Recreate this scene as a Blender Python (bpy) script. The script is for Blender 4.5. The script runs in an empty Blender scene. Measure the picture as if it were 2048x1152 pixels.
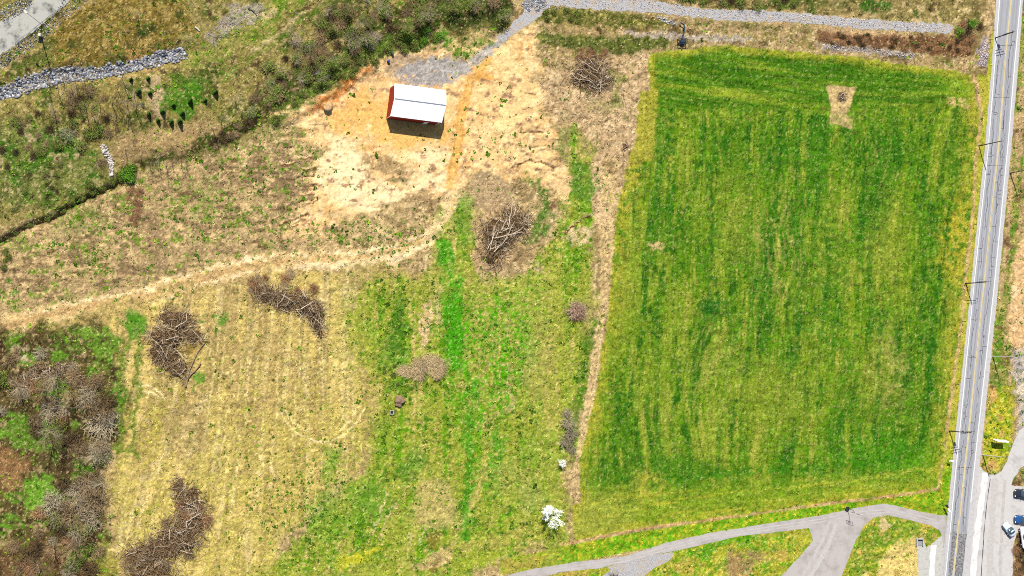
import bpy, bmesh, math, random
import numpy as np
from mathutils import Vector, Matrix

random.seed(7)
RNG = np.random.default_rng(7)
S = 0.12                      # metres per photograph pixel on the ground
def X(u): return (u - 1024.0) * S
def Y(v): return (576.0 - v) * S

scene = bpy.context.scene
# ------------------------------------------------------------------ camera
NU, NV, NH = 60.0, 700.0, 2500.0       # point below the drone, flying height (photo pixels)
cam = bpy.data.cameras.new('drone_camera')
cam.sensor_width = 36.0
cam.lens = 36.0 * NH / 2048.0
cam.shift_x = (1024 - NU) / 2048.0
cam.shift_y = (NV - 576) / 2048.0
cam.clip_start = 1.0
cam.clip_end = 8000.0
camo = bpy.data.objects.new('drone_camera', cam)
camo.location = (X(NU), Y(NV), NH * S)
scene.collection.objects.link(camo)
scene.camera = camo
# ------------------------------------------------------------------ light
SUN_AZ = math.radians(-16.5)            # from +Y towards -X
SUN_EL = math.radians(50.0)
w = bpy.data.worlds.new('World'); scene.world = w; w.use_nodes = True
nt = w.node_tree
sky = nt.nodes.new('ShaderNodeTexSky'); sky.sky_type = 'NISHITA'; sky.sun_disc = False
sky.sun_elevation = SUN_EL; sky.sun_rotation = SUN_AZ
bg = nt.nodes['Background']; bg.inputs['Strength'].default_value = 0.075
nt.links.new(sky.outputs['Color'], bg.inputs['Color'])
sun = bpy.data.lights.new('sun', 'SUN'); sun.energy = 4.7; sun.angle = math.radians(0.5); sun.color = (1.0, 0.95, 0.85)
suno = bpy.data.objects.new('sun', sun); scene.collection.objects.link(suno)
sd = Vector((math.sin(SUN_AZ) * math.cos(SUN_EL), math.cos(SUN_AZ) * math.cos(SUN_EL), math.sin(SUN_EL)))
suno.rotation_euler = sd.to_track_quat('Z', 'Y').to_euler()
suno.location = (0, 0, 200)
scene.view_settings.view_transform = 'Standard'
scene.view_settings.look = 'None'
scene.view_settings.exposure = 1.1
scene.view_settings.gamma = 1.0
scene.view_settings.use_curve_mapping = False
scene.render.engine = 'CYCLES'
scene.cycles.pixel_filter_type = 'BLACKMAN_HARRIS'
scene.cycles.filter_width = 1.0
scene.cycles.use_denoising = False

# ------------------------------------------------------------------ helpers
def lin(c):
    c = np.asarray(c, float) / 255.0
    return np.where(c <= 0.04045, c / 12.92, ((c + 0.055) / 1.055) ** 2.4)
KE = 2.15
def A(r, g, b):               # surface colour whose sunlit look is (r,g,b)
    return np.minimum(lin((r, g, b)) / KE, 0.85)
def sstep(a, b, x):
    t = np.clip((x - a) / (b - a + 1e-12), 0, 1); return t * t * (3 - 2 * t)

_T = np.random.default_rng(11).random((16, 257, 257)).astype(np.float32)
_T[:, 256, :] = _T[:, 0, :]; _T[:, :, 256] = _T[:, :, 0]
def vn(x, y, seed):
    xi = np.floor(x); yi = np.floor(y); fx = x - xi; fy = y - yi
    fx = fx * fx * (3 - 2 * fx); fy = fy * fy * (3 - 2 * fy)
    T = _T[seed % 16]; o = (seed // 16) * 37
    xi = (xi.astype(np.int64) + o) % 256; yi = (yi.astype(np.int64) + o * 3) % 256
    a = T[xi, yi]; b = T[xi + 1, yi]; c = T[xi, yi + 1]; d = T[xi + 1, yi + 1]
    return (a * (1 - fx) + b * fx) * (1 - fy) + (c * (1 - fx) + d * fx) * fy
def fb(U, V, su, sv, seed, octv=3, g=0.55):     # fbm, about 0..1, mean .5
    s = 0; a = 1; t = 0
    for o in range(octv):
        s = s + a * vn(U / su * 2 ** o + 13.7 * o, V / sv * 2 ** o + 7.3 * o, seed + o); t += a; a *= g
    return np.clip((s / t - 0.5) * 1.5 + 0.5, 0, 1)

def dline(U, V, pts, widths=None):
    """distance to polyline (and interpolated half width if given)"""
    best = np.full(U.shape, 1e9); wb = np.zeros(U.shape)
    for i in range(len(pts) - 1):
        (ax, ay), (bx, by) = pts[i][:2], pts[i + 1][:2]
        dx, dy = bx - ax, by - ay; L = dx * dx + dy * dy + 1e-9
        t = np.clip(((U - ax) * dx + (V - ay) * dy) / L, 0, 1)
        d = np.hypot(U - ax - t * dx, V - ay - t * dy)
        if widths is not None:
            ww = widths[i] * (1 - t) + widths[i + 1] * t
            m = (d - ww) < (best - wb)
            best = np.where(m, d, best); wb = np.where(m, ww, wb)
        else:
            best = np.minimum(best, d)
    return (best - wb) if widths is not None else best
def spoly(U, V, pts):
    """signed distance, positive inside"""
    n = len(pts); best = np.full(U.shape, 1e9); ins = np.zeros(U.shape, bool)
    for i in range(n):
        (ax, ay), (bx, by) = pts[i], pts[(i + 1) % n]
        dx, dy = bx - ax, by - ay
        t = np.clip(((U - ax) * dx + (V - ay) * dy) / (dx * dx + dy * dy + 1e-9), 0, 1)
        best = np.minimum(best, np.hypot(U - ax - t * dx, V - ay - t * dy))
        if ay != by:
            c = ((ay > V) != (by > V)) & (U < (bx - ax) * (V - ay) / (by - ay) + ax)
            ins ^= c
    return np.where(ins, best, -best)
def sell(U, V, cx, cy, rx, ry, ang=0.0):
    a = math.radians(ang); x = U - cx; y = V - cy
    xr = x * math.cos(a) + y * math.sin(a); yr = -x * math.sin(a) + y * math.cos(a)
    return 1 - np.hypot(xr / rx, yr / ry)       # 1 centre, 0 rim

# --- plan outlines (photo pixels on the ground)
FIELD = [(1300,182),(1298,125),(1302,108),(1335,100),(1372,101),(1400,93),(1450,89),(1505,95),(1600,104),(1720,115),(1800,128),(1900,140),
         (1936,150),(1948,170),(1950,204),(1956,218),(1956,258),(1948,330),(1944,400),(1939,470),(1930,520),(1924,570),(1921,640),(1910,720),
         (1898,800),(1893,850),(1888,905),(1874,976),(1800,988),(1700,1000),(1600,1013),(1500,1028),(1400,1041),(1330,1051),(1250,1063),(1148,1082),
         (1144,1010),(1160,1006),(1160,920),(1176,850),(1192,780),(1202,700),(1213,640),(1221,560),(1229,480),(1233,430),(1246,370),(1262,310),(1275,262),(1279,182)]
TRACK = [(905,395),(893,440),(860,478),(790,507),(700,518),(620,520),(500,530),(400,556),(300,590),(200,610),(110,626),(0,655),(-80,680)]
FPATH = [(1222,330),(1212,430),(1213,500),(1209,570),(1200,640),(1190,720),(1178,800),(1166,870),(1156,930),(1148,990)]
FW    = [17,17,13,9,7,6,6,5.5,5,4.5]
ROADC = [(2028,-60),(2025,0),(2010,150),(1997,288),(1967,576),(1936,864),(1906,1152),(1890,1300)]

def paint(U, V, detail=True):
    """ground colour, roughness of relief, green cover; U,V photo pixels"""
    U = U.astype(np.float32); V = V.astype(np.float32); sh = U.shape
    wx = (fb(U, V, 40, 40, 1, 3) - .5) * 34; wy = (fb(U, V, 40, 40, 5, 3) - .5) * 34
    fx = (fb(U, V, 9, 9, 9, 2) - .5) * 12; fy = (fb(U, V, 9, 9, 12, 2) - .5) * 12
    Uw = U + wx + fx; Vw = V + wy + fy; Uf = U + fx; Vf = V + fy
    n1 = fb(U, V, 90, 90, 3); n2 = fb(U, V, 30, 30, 7); n3 = fb(U, V, 10, 10, 21); n4 = fb(U, V, 4.2, 4.2, 25, 2); n5 = vn(U / 2.3, V / 2.3, 30)
    C = np.empty(sh + (3,)); C[:] = A(186, 160, 112)
    relief = np.full(sh, 1.0); green = np.full(sh, 0.12)
    def mix(col, m):
        nonlocal C
        m = np.clip(m, 0, 1)[..., None]
        C = C * (1 - m) + np.asarray(col) * m
    def setv(arr, val, m): return arr * (1 - m) + val * m
    def thr(dens, noise, soft=.12):   # cover of given density
        return sstep(1 - dens - soft, 1 - dens + soft, noise)
    # base variation
    mix(A(158, 134, 92), thr(.4, n2)); mix(A(214, 188, 138), thr(.25, n3)); mix(A(128,104,70), thr(.16, fb(U,V,13,8,33)))
    # ---------------- upper-left slopes
    ul = spoly(Uw, Vw, [(-900,-900),(1040,-900),(1020,40),(960,70),(780,110),(700,180),(560,240),(420,300),(250,370),(100,450),(-900,500)])
    m = sstep(-6, 10, ul)
    mix(A(124, 120, 52), m * .75); green = setv(green, .38, m)
    mix(A(84, 96, 40), m * thr(.32, n2)); mix(A(168, 152, 98), m * thr(.3, n3)); mix(A(92, 76, 50), m * thr(.22, fb(U,V,14,14,40)))
    # green low-left slope
    m = sstep(-10, 22, spoly(Uw, Vw, [(-500,255),(60,230),(150,260),(215,300),(215,360),(150,400),(40,420),(-500,520)]))
    mix(A(96, 118, 52), m * .6); mix(A(74, 112, 34), m * thr(.5, n2)); mix(A(178, 160, 116), m * thr(.22, n3)); mix(A(60, 60, 32), m * thr(.2, fb(U,V,16,22,44)))
    # brown hillside
    m = sstep(-6, 14, spoly(Uw, Vw, [(90,60),(170,10),(260,-60),(360,-60),(380,70),(340,100),(270,120),(150,135),(95,115)]))
    mix(A(134, 112, 48), m * .85); mix(A(170, 146, 84), m * thr(.35, n3)); mix(A(104, 92, 46), m * thr(.3, n4)); mix(A(78,82,36), m*thr(.22,n2))
    mix(A(206,160,96), .75 * sstep(-.4, .4, sell(Uw, Vw, 275, 112, 24, 12)))
    mix(A(88, 100, 40), .8 * sstep(0, .5, sell(Uw, Vw, 60, 128, 42, 14, -25)))
    # tan strip along pavement
    mix(A(178,152,108), .8 * sstep(9, -3, dline(Uw, Vw, [(0,150),(60,100),(110,60),(170,15),(220,-30)])))
    # sloped meadow between
    m = sstep(-6, 14, spoly(Uw, Vw, [(370,150),(440,110),(520,90),(640,-30),(560,-40),(470,40),(410,90),(360,125)]))
    mix(A(150,150,72), m*.7); mix(A(104,136,38), m*thr(.4,n3)); mix(A(196,176,122), m*thr(.3,n2))
    mix(A(206,184,136), .9 * sstep(7, -2, dline(Uf, Vf, [(505,102),(540,78),(575,52),(606,26)])) * thr(.75, n3))
    mix(A(96,140,34), .8 * sstep(7, -2, dline(Uf, Vf, [(440,165),(500,118),(560,78),(620,28),(660,0)])) * thr(.7, n3))
    mix(A(172,160,140), .85 * sstep(0, .35, sell(Uw, Vw, 480, 36, 62, 24, -28)) * thr(.75, n3))
    mix(A(164,150,138), .6 * sstep(0, .4, sell(Uw, Vw, 415, 78, 16, 14, 0)))
    # ground around small conifers
    mix(A(170,142,100), .8*sstep(0,.4, sell(Uw, Vw, 330, 285, 150, 40, -14)))
    mix(A(188,164,124), .95 * sstep(0, .3, sell(Uw, Vw, 312, 190, 26, 40, -12)))
    mix(A(70,122,26), .95 * sstep(0, .3, sell(Uw, Vw, 364, 200, 42, 34, -30)) * thr(.85, n3)); mix(A(62,110,26), .8 * sstep(0, .4, sell(Uw, Vw, 380, 165, 46, 14, 20)) * thr(.7, n3))
    mix(A(150,132,74), .7 * sstep(0, .4, sell(Uw, Vw, 215, 230, 60, 60, 0)))
    mix(A(186,154,96), .8 * sstep(6, -1, dline(Uf, Vf, [(150,165),(230,158),(300,142),(330,130)])))
    # hedge bank diagonal (leaf litter and moss, darkened with painted hedge shade)
    hb = dline(Uw, Vw, [(240,330),(330,322),(400,300),(480,250),(545,205),(620,160),(700,115),(780,70),(860,30),(1000,10)], [6,9,10,20,28,30,34,34,34,26])
    m = sstep(10, -6, hb)
    mix(A(74, 66, 36), m * .95); mix(A(58, 82, 22), m * thr(.45, n3)); mix(A(146,126,88), m * thr(.28, fb(U,V,7,7,50))); mix(A(50,50,26), m * thr(.25, n2))
    m = sstep(8, -4, dline(Uw, Vw, [(545,240),(620,185),(690,135),(760,100),(830,85)], [9,12,11,16,18]))
    mix(A(92,118,40), m * .85 * thr(.7, n3))
    m = sstep(6, -6, dline(Uw, Vw, [(520,250),(600,235),(450,290),(380,312)], [6,8,8,6])); mix(A(128,128,60), m*.6)
    m = sstep(5, -5, dline(Uw, Vw, [(870,80),(940,100),(985,78)], [12,20,8])); mix(A(206,184,120), m * .8); mix(A(86,130,40), m * thr(.5, n3))
    mix(A(70,84,36), .85*sstep(10,-6, dline(Uw, Vw, [(840,10),(930,25),(1000,30)], [22,22,22]))*thr(.7,n3))
    mix(A(150,140,140), .9 * sstep(0, .4, sell(Uf, Vf, 618, 146, 28, 9, -28)) * thr(.7, n4))
    # ---------------- mid-left rough ground
    ml = sstep(-6, 14, spoly(Uw, Vw, [(-900,520),(60,455),(160,410),(250,370),(330,320),(450,300),(600,225),(640,260),(660,330),(660,420),(800,470),(880,470),(860,490),(790,500),(640,512),(500,522),(380,552),(200,600),(-900,800)]))
    mix(A(186, 158, 112), ml * .85); mix(A(150,124,90), ml * thr(.4, n2)); mix(A(214,184,132), ml * thr(.3, n3)); mix(A(126,104,72), ml * thr(.2, fb(U,V,26,7,60)))
    mix(A(112,144,40), ml * thr(.34, fb(U, V, 22, 16, 63)) * thr(.5, n4)); green = setv(green, .42, ml)
    mix(A(98,128,40), ml * .6 * sstep(0,.5, sell(Uw,Vw,150,440,60,50)) * thr(.5,n3))
    mix(A(104,130,46), ml * .6 * sstep(0,.5, sell(Uw,Vw,400,390,70,50)) * thr(.4,n3))
    mix(A(134,100,72), .75 * sstep(0, .5, sell(Uw, Vw, 272, 405, 24, 46, 0)) * thr(.8, n4))
    mix(A(146,120,88), .7 * sstep(12, -6, dline(Uw, Vw, [(290,430),(310,480),(330,540)], [8,14,14])))
    mix(A(150,124,92), .75 * sstep(5, -2, dline(Uf, Vf, [(330,505),(450,495),(600,500),(700,505)])))
    # ---------------- track to the barn
    dt = dline(Uf, Vf, TRACK)
    mix(A(224,192,132), sstep(24, 14, dt) * .95)
    mix(A(204,166,112), sstep(9.5, 3, dt) * .85 * (1 - .5 * sstep(300, 900, U)))
    wv = sstep(4.5, 0.5, np.abs(dt - 13)) * thr(.7, fb(U, V, 30, 10, 70)); mix(A(250,224,176), wv * 1.0 * (1 - sstep(900, 1000, U)) * sstep(100, 200, U))
    wv = sstep(11, 2, dline(Uf, Vf, [(600,532),(700,530),(790,518),(850,492)])); mix(A(246,222,172), wv * .8)
    mix(A(236,208,164), .8 * sstep(6, 0, dline(Uf, Vf, [(50,632),(110,612),(150,604)])) * thr(.6, n4))
    # ---------------- lower-left meadow (straw)
    me = sstep(-8, 16, spoly(Uw, Vw, [(60,650),(260,600),(420,566),(520,545),(700,540),(880,535),(870,640),(820,700),(760,780),(740,880),(700,960),(640,1010),(560,1080),(520,1400),(190,1400),(220,1040),(235,860),(255,760),(120,690)]))
    mix(A(212, 187, 108), me * .95); mix(A(166,138,92), me * .55 * thr(.42, fb(U, V, 120, 150, 230))); mix(A(194,180,88), me * .6 * sstep(700, 1000, V + (U - 400) * .35) * thr(.6, n2)); relief = setv(relief, .8, me)
    sl = (V - 800) * .22 * sstep(700, 250, U)
    st = fb(U + sl, V, 13, 260, 75, 3); st2 = fb(U + sl, V, 5, 150, 78, 2)
    mix(A(168,144,92), me * thr(.42, st) * .8); mix(A(228,204,144), me * thr(.25, st2) * .6)
    for (q0, q1, q2) in [((505,640),(488,840),(452,1060)),((560,650),(556,820),(536,980)),((600,600),(596,760),(590,900)),((470,700),(452,860),(410,1060)),((430,720),(400,860),(330,1000)),((640,570),(640,700),(646,800)),((690,560),(688,680),(692,800)),((530,860),(512,980),(480,1100)),((395,640),(420,700),(440,800)),((730,860),(716,960),(680,1060)),((350,860),(310,960),(262,1080))]:
        dq = dline(Uf + (n2 - .5) * 14, V, [q0, q1, q2]); mix(A(244,222,156), me * .7 * sstep(3.2, .6, np.abs(dq)) * thr(.64, fb(U, V, 9, 60, 210))); mix(A(160,136,88), me * .4 * sstep(3, .6, np.abs(dq - 7)) * thr(.6, fb(U, V, 7, 30, 213)))
    mix(A(190,184,66), me * .6 * sstep(560, 900, V) * thr(.36, n4 * .5 + st * .5)); mix(A(176,176,62), me * thr(.22, st2 * .5 + n3 * .5) * sstep(560, 760, V) * .6)
    mix(A(232,208,150), me * .7 * sstep(14, -4, dline(Uw, Vw, [(205,1130),(250,1050),(290,960),(345,880),(420,800)])) * thr(.7, n3))
    mix(A(158,134,92), me * .5 * sstep(0, .5, sell(Uw, Vw, 370, 860, 60, 80, 20)))
    for pp in ([(563,825),(575,848),(600,870),(630,882),(655,884),(690,868),(715,842),(730,815)], [(572,822),(586,845),(610,862)], [(680,862),(702,840),(716,812)], [(272,770),(300,772),(322,785),(330,800)], [(284,784),(304,784),(316,794)]):
        mix(A(250,228,170), .9 * sstep(2.4, .8, dline(U + fx * .2, V + fy * .2, pp)) * thr(.85, n4))
    mix(A(232,206,160), me * .6 * sstep(3, 0, np.abs(sell(U, V, 150+160, 800, 60, 60)*60 - 16)) * thr(.5, n3))
    # ---------------- middle green
    mg = sstep(-10, 16, spoly(Uw, Vw, [(880,400),(950,420),(945,520),(1040,560),(1085,500),(1120,440),(1130,330),(1140,260),(1195,300),(1188,420),(1192,560),(1180,700),(1150,880),(1130,1000),(1140,1090),(1000,1125),(700,1300),(380,1300),(560,1110),(640,1030),(720,950),(745,860),(760,780),(700,700),(690,620),(740,560),(860,545)]))
    mix(A(150, 164, 50), mg * .92); green = setv(green, .5, mg)
    mst = fb(U, V, 11, 110, 80, 3); slb = U + (V - 900) * .42
    mst2 = fb(np.where(V > 880, slb, U), V, 9, 160, 84, 3)
    mix(A(104,154,22), mg * thr(.42, mst * .6 + n3 * .4)); mix(A(200,180,104), mg * thr(.3, mst2 * .6 + n4 * .4)); mix(A(74,128,20), mg * thr(.2, n3))
    m = mg * sstep(-10, 20, spoly(Uw, Vw, [(868,545),(1100,545),(1110,640),(1060,760),(1010,840),(960,900),(905,800),(885,700)]))
    mix(A(84,160,12), m * (.32 + .66 * thr(.5, n3 * .6 + mst * .4))); mix(A(172,164,84), m*thr(.36,n4)*.9); mix(A(196,176,104), m*thr(.16,fb(U,V,6,14,222))*.8)
    mix(A(64,154,16), .92 * sstep(-4, 6, spoly(Uf, Vf, [(872,480),(900,470),(925,560),(928,640),(925,750),(900,735),(885,650),(880,560)])))
    mix(A(74,150,24), .85 * sstep(7, -3, dline(Uf, Vf, [(948,770),(938,850),(940,930),(934,1010),(932,1075)], [12,9,8,8,8])) * thr(.75, n3))
    mix(A(76,150,24), .8 * mg * sstep(10, -3, dline(Uf, Vf, [(1000,880),(985,930),(975,990)], [12,12,8])) * thr(.6, n3))
    for (cx, cy, rx, ry, a, col, k) in [
        (800,640,20,80,0,(70,124,32),.8),(790,700,34,40,0,(92,140,42),.7),(800,770,44,18,0,(82,130,36),.8),(1015,790,10,60,0,(196,180,120),.6),
        (845,640,12,70,5,(222,190,140),.9),(868,600,10,50,0,(206,186,130),.7),(735,660,28,28,0,(126,164,48),.7),(700,590,24,44,0,(208,184,128),.7),
        (870,1010,64,60,10,(196,174,110),.75),(820,930,30,60,20,(98,140,44),.7),(1080,720,40,110,0,(166,158,88),.6),(1090,900,60,60,0,(110,158,40),.6),
        (1000,1080,110,24,-8,(186,172,84),.6),(860,1120,60,20,-8,(206,176,120),.85),(875,1080,26,20,0,(126,104,40),.7),(725,1110,60,18,-18,(196,192,44),.9),
        (660,1050,70,40,-30,(108,160,40),.8),(960,1120,70,22,-6,(160,172,50),.8),(868,1135,10,18,10,(112,84,40),.7),(1060,680,30,60,0,(120,170,50),.5),
        (650,1010,60,34,-40,(104,158,44),.55),(740,1000,50,50,0,(108,158,46),.7),(665,925,24,40,0,(110,156,40),.75),(1020,960,50,50,0,(160,164,76),.6),
        (610,850,100,46,0,(206,186,96),.3),(925,440,22,60,8,(110,150,50),.7),(1060,1000,30,46,0,(150,166,84),.5)]:
        mix(A(*col), k * sstep(0, .55, sell(Uw, Vw, cx, cy, rx, ry, a)) * thr(.78, n3 * .6 + n4 * .4))
    blt = sstep(60, 0, np.abs(spoly(Uw, Vw, [(690,560),(700,700),(760,790),(740,880),(640,1030),(500,1160),(1100,1200),(1100,560)]))); mix(A(176,170,74), .55 * blt * mg * thr(.6, n3)); mix(A(150,160,60), .5 * blt * me * thr(.5, n4))
    # streaks low middle
    for k, (u0, v0, u1, v1) in enumerate([(790,910,745,1010),(765,900,725,1000),(790,1000,760,1080),(775,985,745,1070),(825,1055,815,1085),(845,1055,838,1085),(860,1050,852,1080)]):
        mix(A(224,198,146) if k > 1 else A(90,132,40), .8 * sstep(3, .5, dline(Uf, Vf, [(u0, v0), (u1, v1)])) * thr(.7, n4))
    mix(A(218,192,142), .85 * sstep(2.4, .6, dline(U + fx * .4, V, [(1193,530),(1187,580)])))
    # dry ring around pile and green right of it
    mix(A(190,160,118), .9 * sstep(0, .3, sell(Uw, Vw, 985, 480, 56, 92, 12)) * thr(.9, n3))
    mix(A(182,156,118), .9 * sstep(0, .35, sell(Uw, Vw, 985, 385, 60, 46, 0)))
    m = sstep(8, -4, dline(Uw, Vw, [(1065,345),(1085,385),(1085,440),(1065,475)], [8,10,12,8])); mix(A(92,124,46), m * thr(.75, n4))
    mix(A(134,96,72), .8 * sstep(0, .4, sell(Uw, Vw, 1105, 410, 14, 16)))
    mix(A(222,190,150), .8 * sstep(0, .4, sell(Uw, Vw, 1160, 470, 40, 26, -10)) * thr(.65, n3))
    mix(A(206,180,134), .7 * sstep(0, .4, sell(Uw, Vw, 1040, 540, 60, 16, 0)) * thr(.6, n3))
    # ---------------- bare sand round the barn
    SAND = [(552,236),(640,208),(700,163),(745,128),(800,108),(870,105),(935,118),(1000,88),(1060,60),(1074,90),(1070,150),(1100,240),(1092,300),(1140,370),(1130,400),(1080,345),(960,345),(900,375),(905,402),(880,385),(800,395),(740,430),(690,440),(640,470),(560,470),(610,430),(655,400),(628,350),(650,300),(600,262)]
    wob = (fb(U, V, 60, 10, 205, 3) - .5) * 60
    ss = spoly(Uw + wob, Vw, SAND); m = sstep(-12, 10, ss); relief = setv(relief, .6, m); green = setv(green, .04, m)
    mix(A(242, 200, 138), m); mix(A(228,176,112), m * thr(.3, n2) * .8); mix(A(255, 226, 168), m * thr(.35, n3) * .8)
    mix(A(255,234,182), m * .9 * sstep(0, .5, sell(Uw, Vw, 690, 340, 60, 90, -15)) * thr(.85, n3)); mix(A(255,230,178), m*.85*sstep(0,.5, sell(Uw,Vw,760,400,100,44,10))); mix(A(255,228,176), m*.8*sstep(0,.5, sell(Uw,Vw,860,340,60,60,0))*thr(.7,n3)); mix(A(252,214,150), m*.8*sstep(0,.5, sell(Uw,Vw,1015,200,46,110,0))*thr(.8,n3))
    mix(A(176,138,104), m * thr(.26, fb(U, V, 16, 10, 90)) * thr(.75, n4) * (1 - .8*sstep(0,.5, sell(U,V,790,250,120,60))))
    mix(A(160,134,96), .85 * sstep(0, .4, sell(Uw, Vw, 775, 335, 58, 30, 14)) * thr(.75, n3)); mix(A(168,140,100), .85 * sstep(0, .4, sell(Uw, Vw, 850, 395, 60, 18, -16)) * thr(.7, n3))
    mix(A(160,136,84), .8 * sstep(0, .4, sell(Uw, Vw, 700, 445, 60, 14, 8)) * thr(.6, n3))
    mix(A(176,146,108), m * .7 * sstep(0, .5, sell(Uw, Vw, 1040, 280, 90, 26, 0)) * thr(.4, n4)); mix(A(190,150,104), m * .6 * sstep(0,.5,sell(Uw,Vw,740,165,40,34,-30))*thr(.5,n3))
    mix(A(242,186,104), .85 * m * sstep(0, .4, sell(Uw, Vw, 720, 225, 78, 44, -14)) * thr(.8, n3)); mix(A(240,190,108), .9 * sstep(0, .3, sell(Uw, Vw, 820, 262, 100, 34, 6)))
    mix(A(206,124,54), .9 * sstep(9, -4, dline(Uw, Vw, [(620,220),(665,196),(705,165),(735,140)], [4,6,7,3])) * thr(.8, n3))
    mix(A(236,180,98), .9 * sstep(13, 6, dline(Uf, Vf, [(968,125),(940,160),(925,220),(915,290),(902,350),(898,372)])))
    mix(A(232,172,88), .9 * sstep(0, .3, sell(Uf, Vf, 962, 152, 28, 9, 5)))
    for off in (-8, 6): mix(A(212,148,70), .5 * sstep(2, .5, dline(U + fx * .3, V, [(940 + off,170),(925 + off,230),(915 + off,300),(905 + off,345)])))
    # gravel pad north of barn
    mix(A(176,152,124), .9 * sstep(0, .3, sell(Uw, Vw, 830, 138, 78, 30, 0)) * thr(.9, n3)); mix(A(170,166,164), .92 * sstep(0, .25, sell(Uf, Vf, 868, 144, 88, 32, -6)) * thr(.85, n3)); mix(A(176,170,166), .9 * sstep(12, 4, dline(Uf, Vf, [(1010,76),(970,106),(930,136),(890,148)])) * thr(.85, n3))
    # rills: shade painted as a dark line, lit lip as a pale one
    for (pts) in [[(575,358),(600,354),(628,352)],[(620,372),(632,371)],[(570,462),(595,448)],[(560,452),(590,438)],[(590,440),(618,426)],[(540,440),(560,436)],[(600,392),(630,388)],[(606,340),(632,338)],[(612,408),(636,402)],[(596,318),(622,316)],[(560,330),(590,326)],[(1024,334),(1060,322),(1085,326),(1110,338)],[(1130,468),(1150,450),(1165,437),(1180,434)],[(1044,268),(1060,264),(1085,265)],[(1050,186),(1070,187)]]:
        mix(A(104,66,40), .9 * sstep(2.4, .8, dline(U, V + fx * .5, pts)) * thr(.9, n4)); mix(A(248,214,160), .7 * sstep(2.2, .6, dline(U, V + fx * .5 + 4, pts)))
    mix(A(236,200,144), .8 * sstep(0, .4, sell(Uw, Vw, 1125, 370, 22, 34, -30))); mix(A(240,208,154), .9 * sstep(20, 2, dline(Uw, Vf, [(905,380),(890,440),(855,480)])) * thr(.75, n3)); mix(A(232,200,146), .6 * sstep(0, .5, sell(Uw, Vw, 740, 440, 120, 40, 4)) * thr(.5, n3))
    # ---------------- between sand and field (dry grass), path
    wedge = [(1078,150),(1110,140),(1300,100),(1299,182),(1280,182),(1276,262),(1262,310),(1246,372),(1233,430),(1222,470),(1190,450),(1182,430),(1188,330),(1196,300),(1150,250),(1100,240)]
    m = sstep(-6, 8, spoly(Uf * .7 + Uw * .3, Vf * .7 + Vw * .3, wedge)) ; green = setv(green, .12, m)
    mix(A(196, 166, 124), m * .9); mix(A(222,192,148), m * thr(.4, n3)); mix(A(146,120,86), m * thr(.25, n4)); mix(A(122,134,60), m * thr(.36, n2) * sstep(230, 150, V + (1180 - U) * .8) * .7)
    mix(A(120,134,58), .7 * sstep(0, .5, sell(Uw, Vw, 1120, 270, 22, 50, 0)) * thr(.5, n3))
    mix(A(96,140,44), .9 * sstep(0, .35, sell(Uw, Vw, 1165, 360, 30, 62, 0)) * thr(.7, n3 * .6 + n4 * .4))
    dp = dline(Uf * .5 + U * .5, V, FPATH, FW); m = sstep(4, -3, dp)
    mix(A(216,188,132), m * .88); mix(A(172,140,98), m * thr(.3, n4) * .8)
    d0 = dline(U + fx * .25, V, FPATH); mix(A(226,198,150), .7 * sstep(2, .4, np.abs(d0 - 6.5)) * sstep(560, 640, V)); mix(A(222,188,142), .8 * sstep(0, .5, sell(Uw, Vw, 1208, 440, 22, 30)))
    mix(A(78,122,30), .8 * sstep(9, -2, dline(Uf, Vf, [(1190,640),(1172,700),(1158,790),(1150,860)], [3,6,6,4])) * thr(.7, n3))
    mix(A(110,80,52), .6 * sstep(0, .5, sell(Uw, Vw, 1228, 335, 18, 16)))
    # ---------------- brush corner bottom left
    bl = sstep(-8, 14, spoly(Uw, Vw, [(-900,660),(40,650),(200,640),(240,690),(262,790),(248,880),(215,930),(205,1060),(225,1152),(200,1900),(-900,1900)]))
    mix(A(88, 78, 42), bl * .95); mix(A(96,140,38), bl * thr(.42, n2)); mix(A(60, 50, 32), bl * .8 * thr(.3, fb(U, V, 9, 9, 216))); mix(A(74,58,40), bl * thr(.3, fb(U, V, 26, 20, 100))); mix(A(176,152,108), bl * thr(.2, n3)); green = setv(green, .4, bl)  # brown and green floor, dark tones paint in the thicket's shade
    mix(A(108,158,44), .9 * sstep(0, .35, sell(Uw, Vw, 80, 1000, 56, 50, -40)) * thr(.8, n3)); mix(A(150,112,74), .85 * sstep(0, .4, sell(Uw, Vw, 20, 940, 50, 56)) * thr(.8, n3))
    mix(A(110,152,46), .8 * sstep(0, .4, sell(Uw, Vw, 200, 690, 60, 34, 40)) * thr(.7, n3)); mix(A(96,140,40), .8 * sstep(0, .4, sell(Uw, Vw, 60, 870, 70, 30, 0)) * thr(.7, n3))
    mix(A(112,82,56), .8 * sstep(0, .4, sell(Uw, Vw, 60, 1120, 90, 50, 0)) * thr(.8, n3)); mix(A(96,126,34), .8 * sstep(-4, -12, np.abs(spoly(Uw, Vw, [(262,640),(290,660),(262,900),(240,900)])) - 14))
    mix(A(210,190,150), .8 * sstep(0, .4, sell(Uw, Vw, 45, 705, 26, 22)) * thr(.7, n4)); mix(A(72,140,28), .8 * sstep(0, .4, sell(Uw, Vw, 270, 650, 26, 30, 20)) * thr(.8, n3))
    mix(A(80,146,30), .8 * sstep(0, .4, sell(Uw, Vw, 395, 765, 12, 20, 20)) * thr(.8, n3)); mix(A(150,144,60), .7 * sstep(0,.4, sell(Uw,Vw, 205, 1130, 30, 50)))
    mix(A(150,126,56), .8 * sstep(0,.4, sell(Uw,Vw, 372, 700, 26, 20)));
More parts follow.
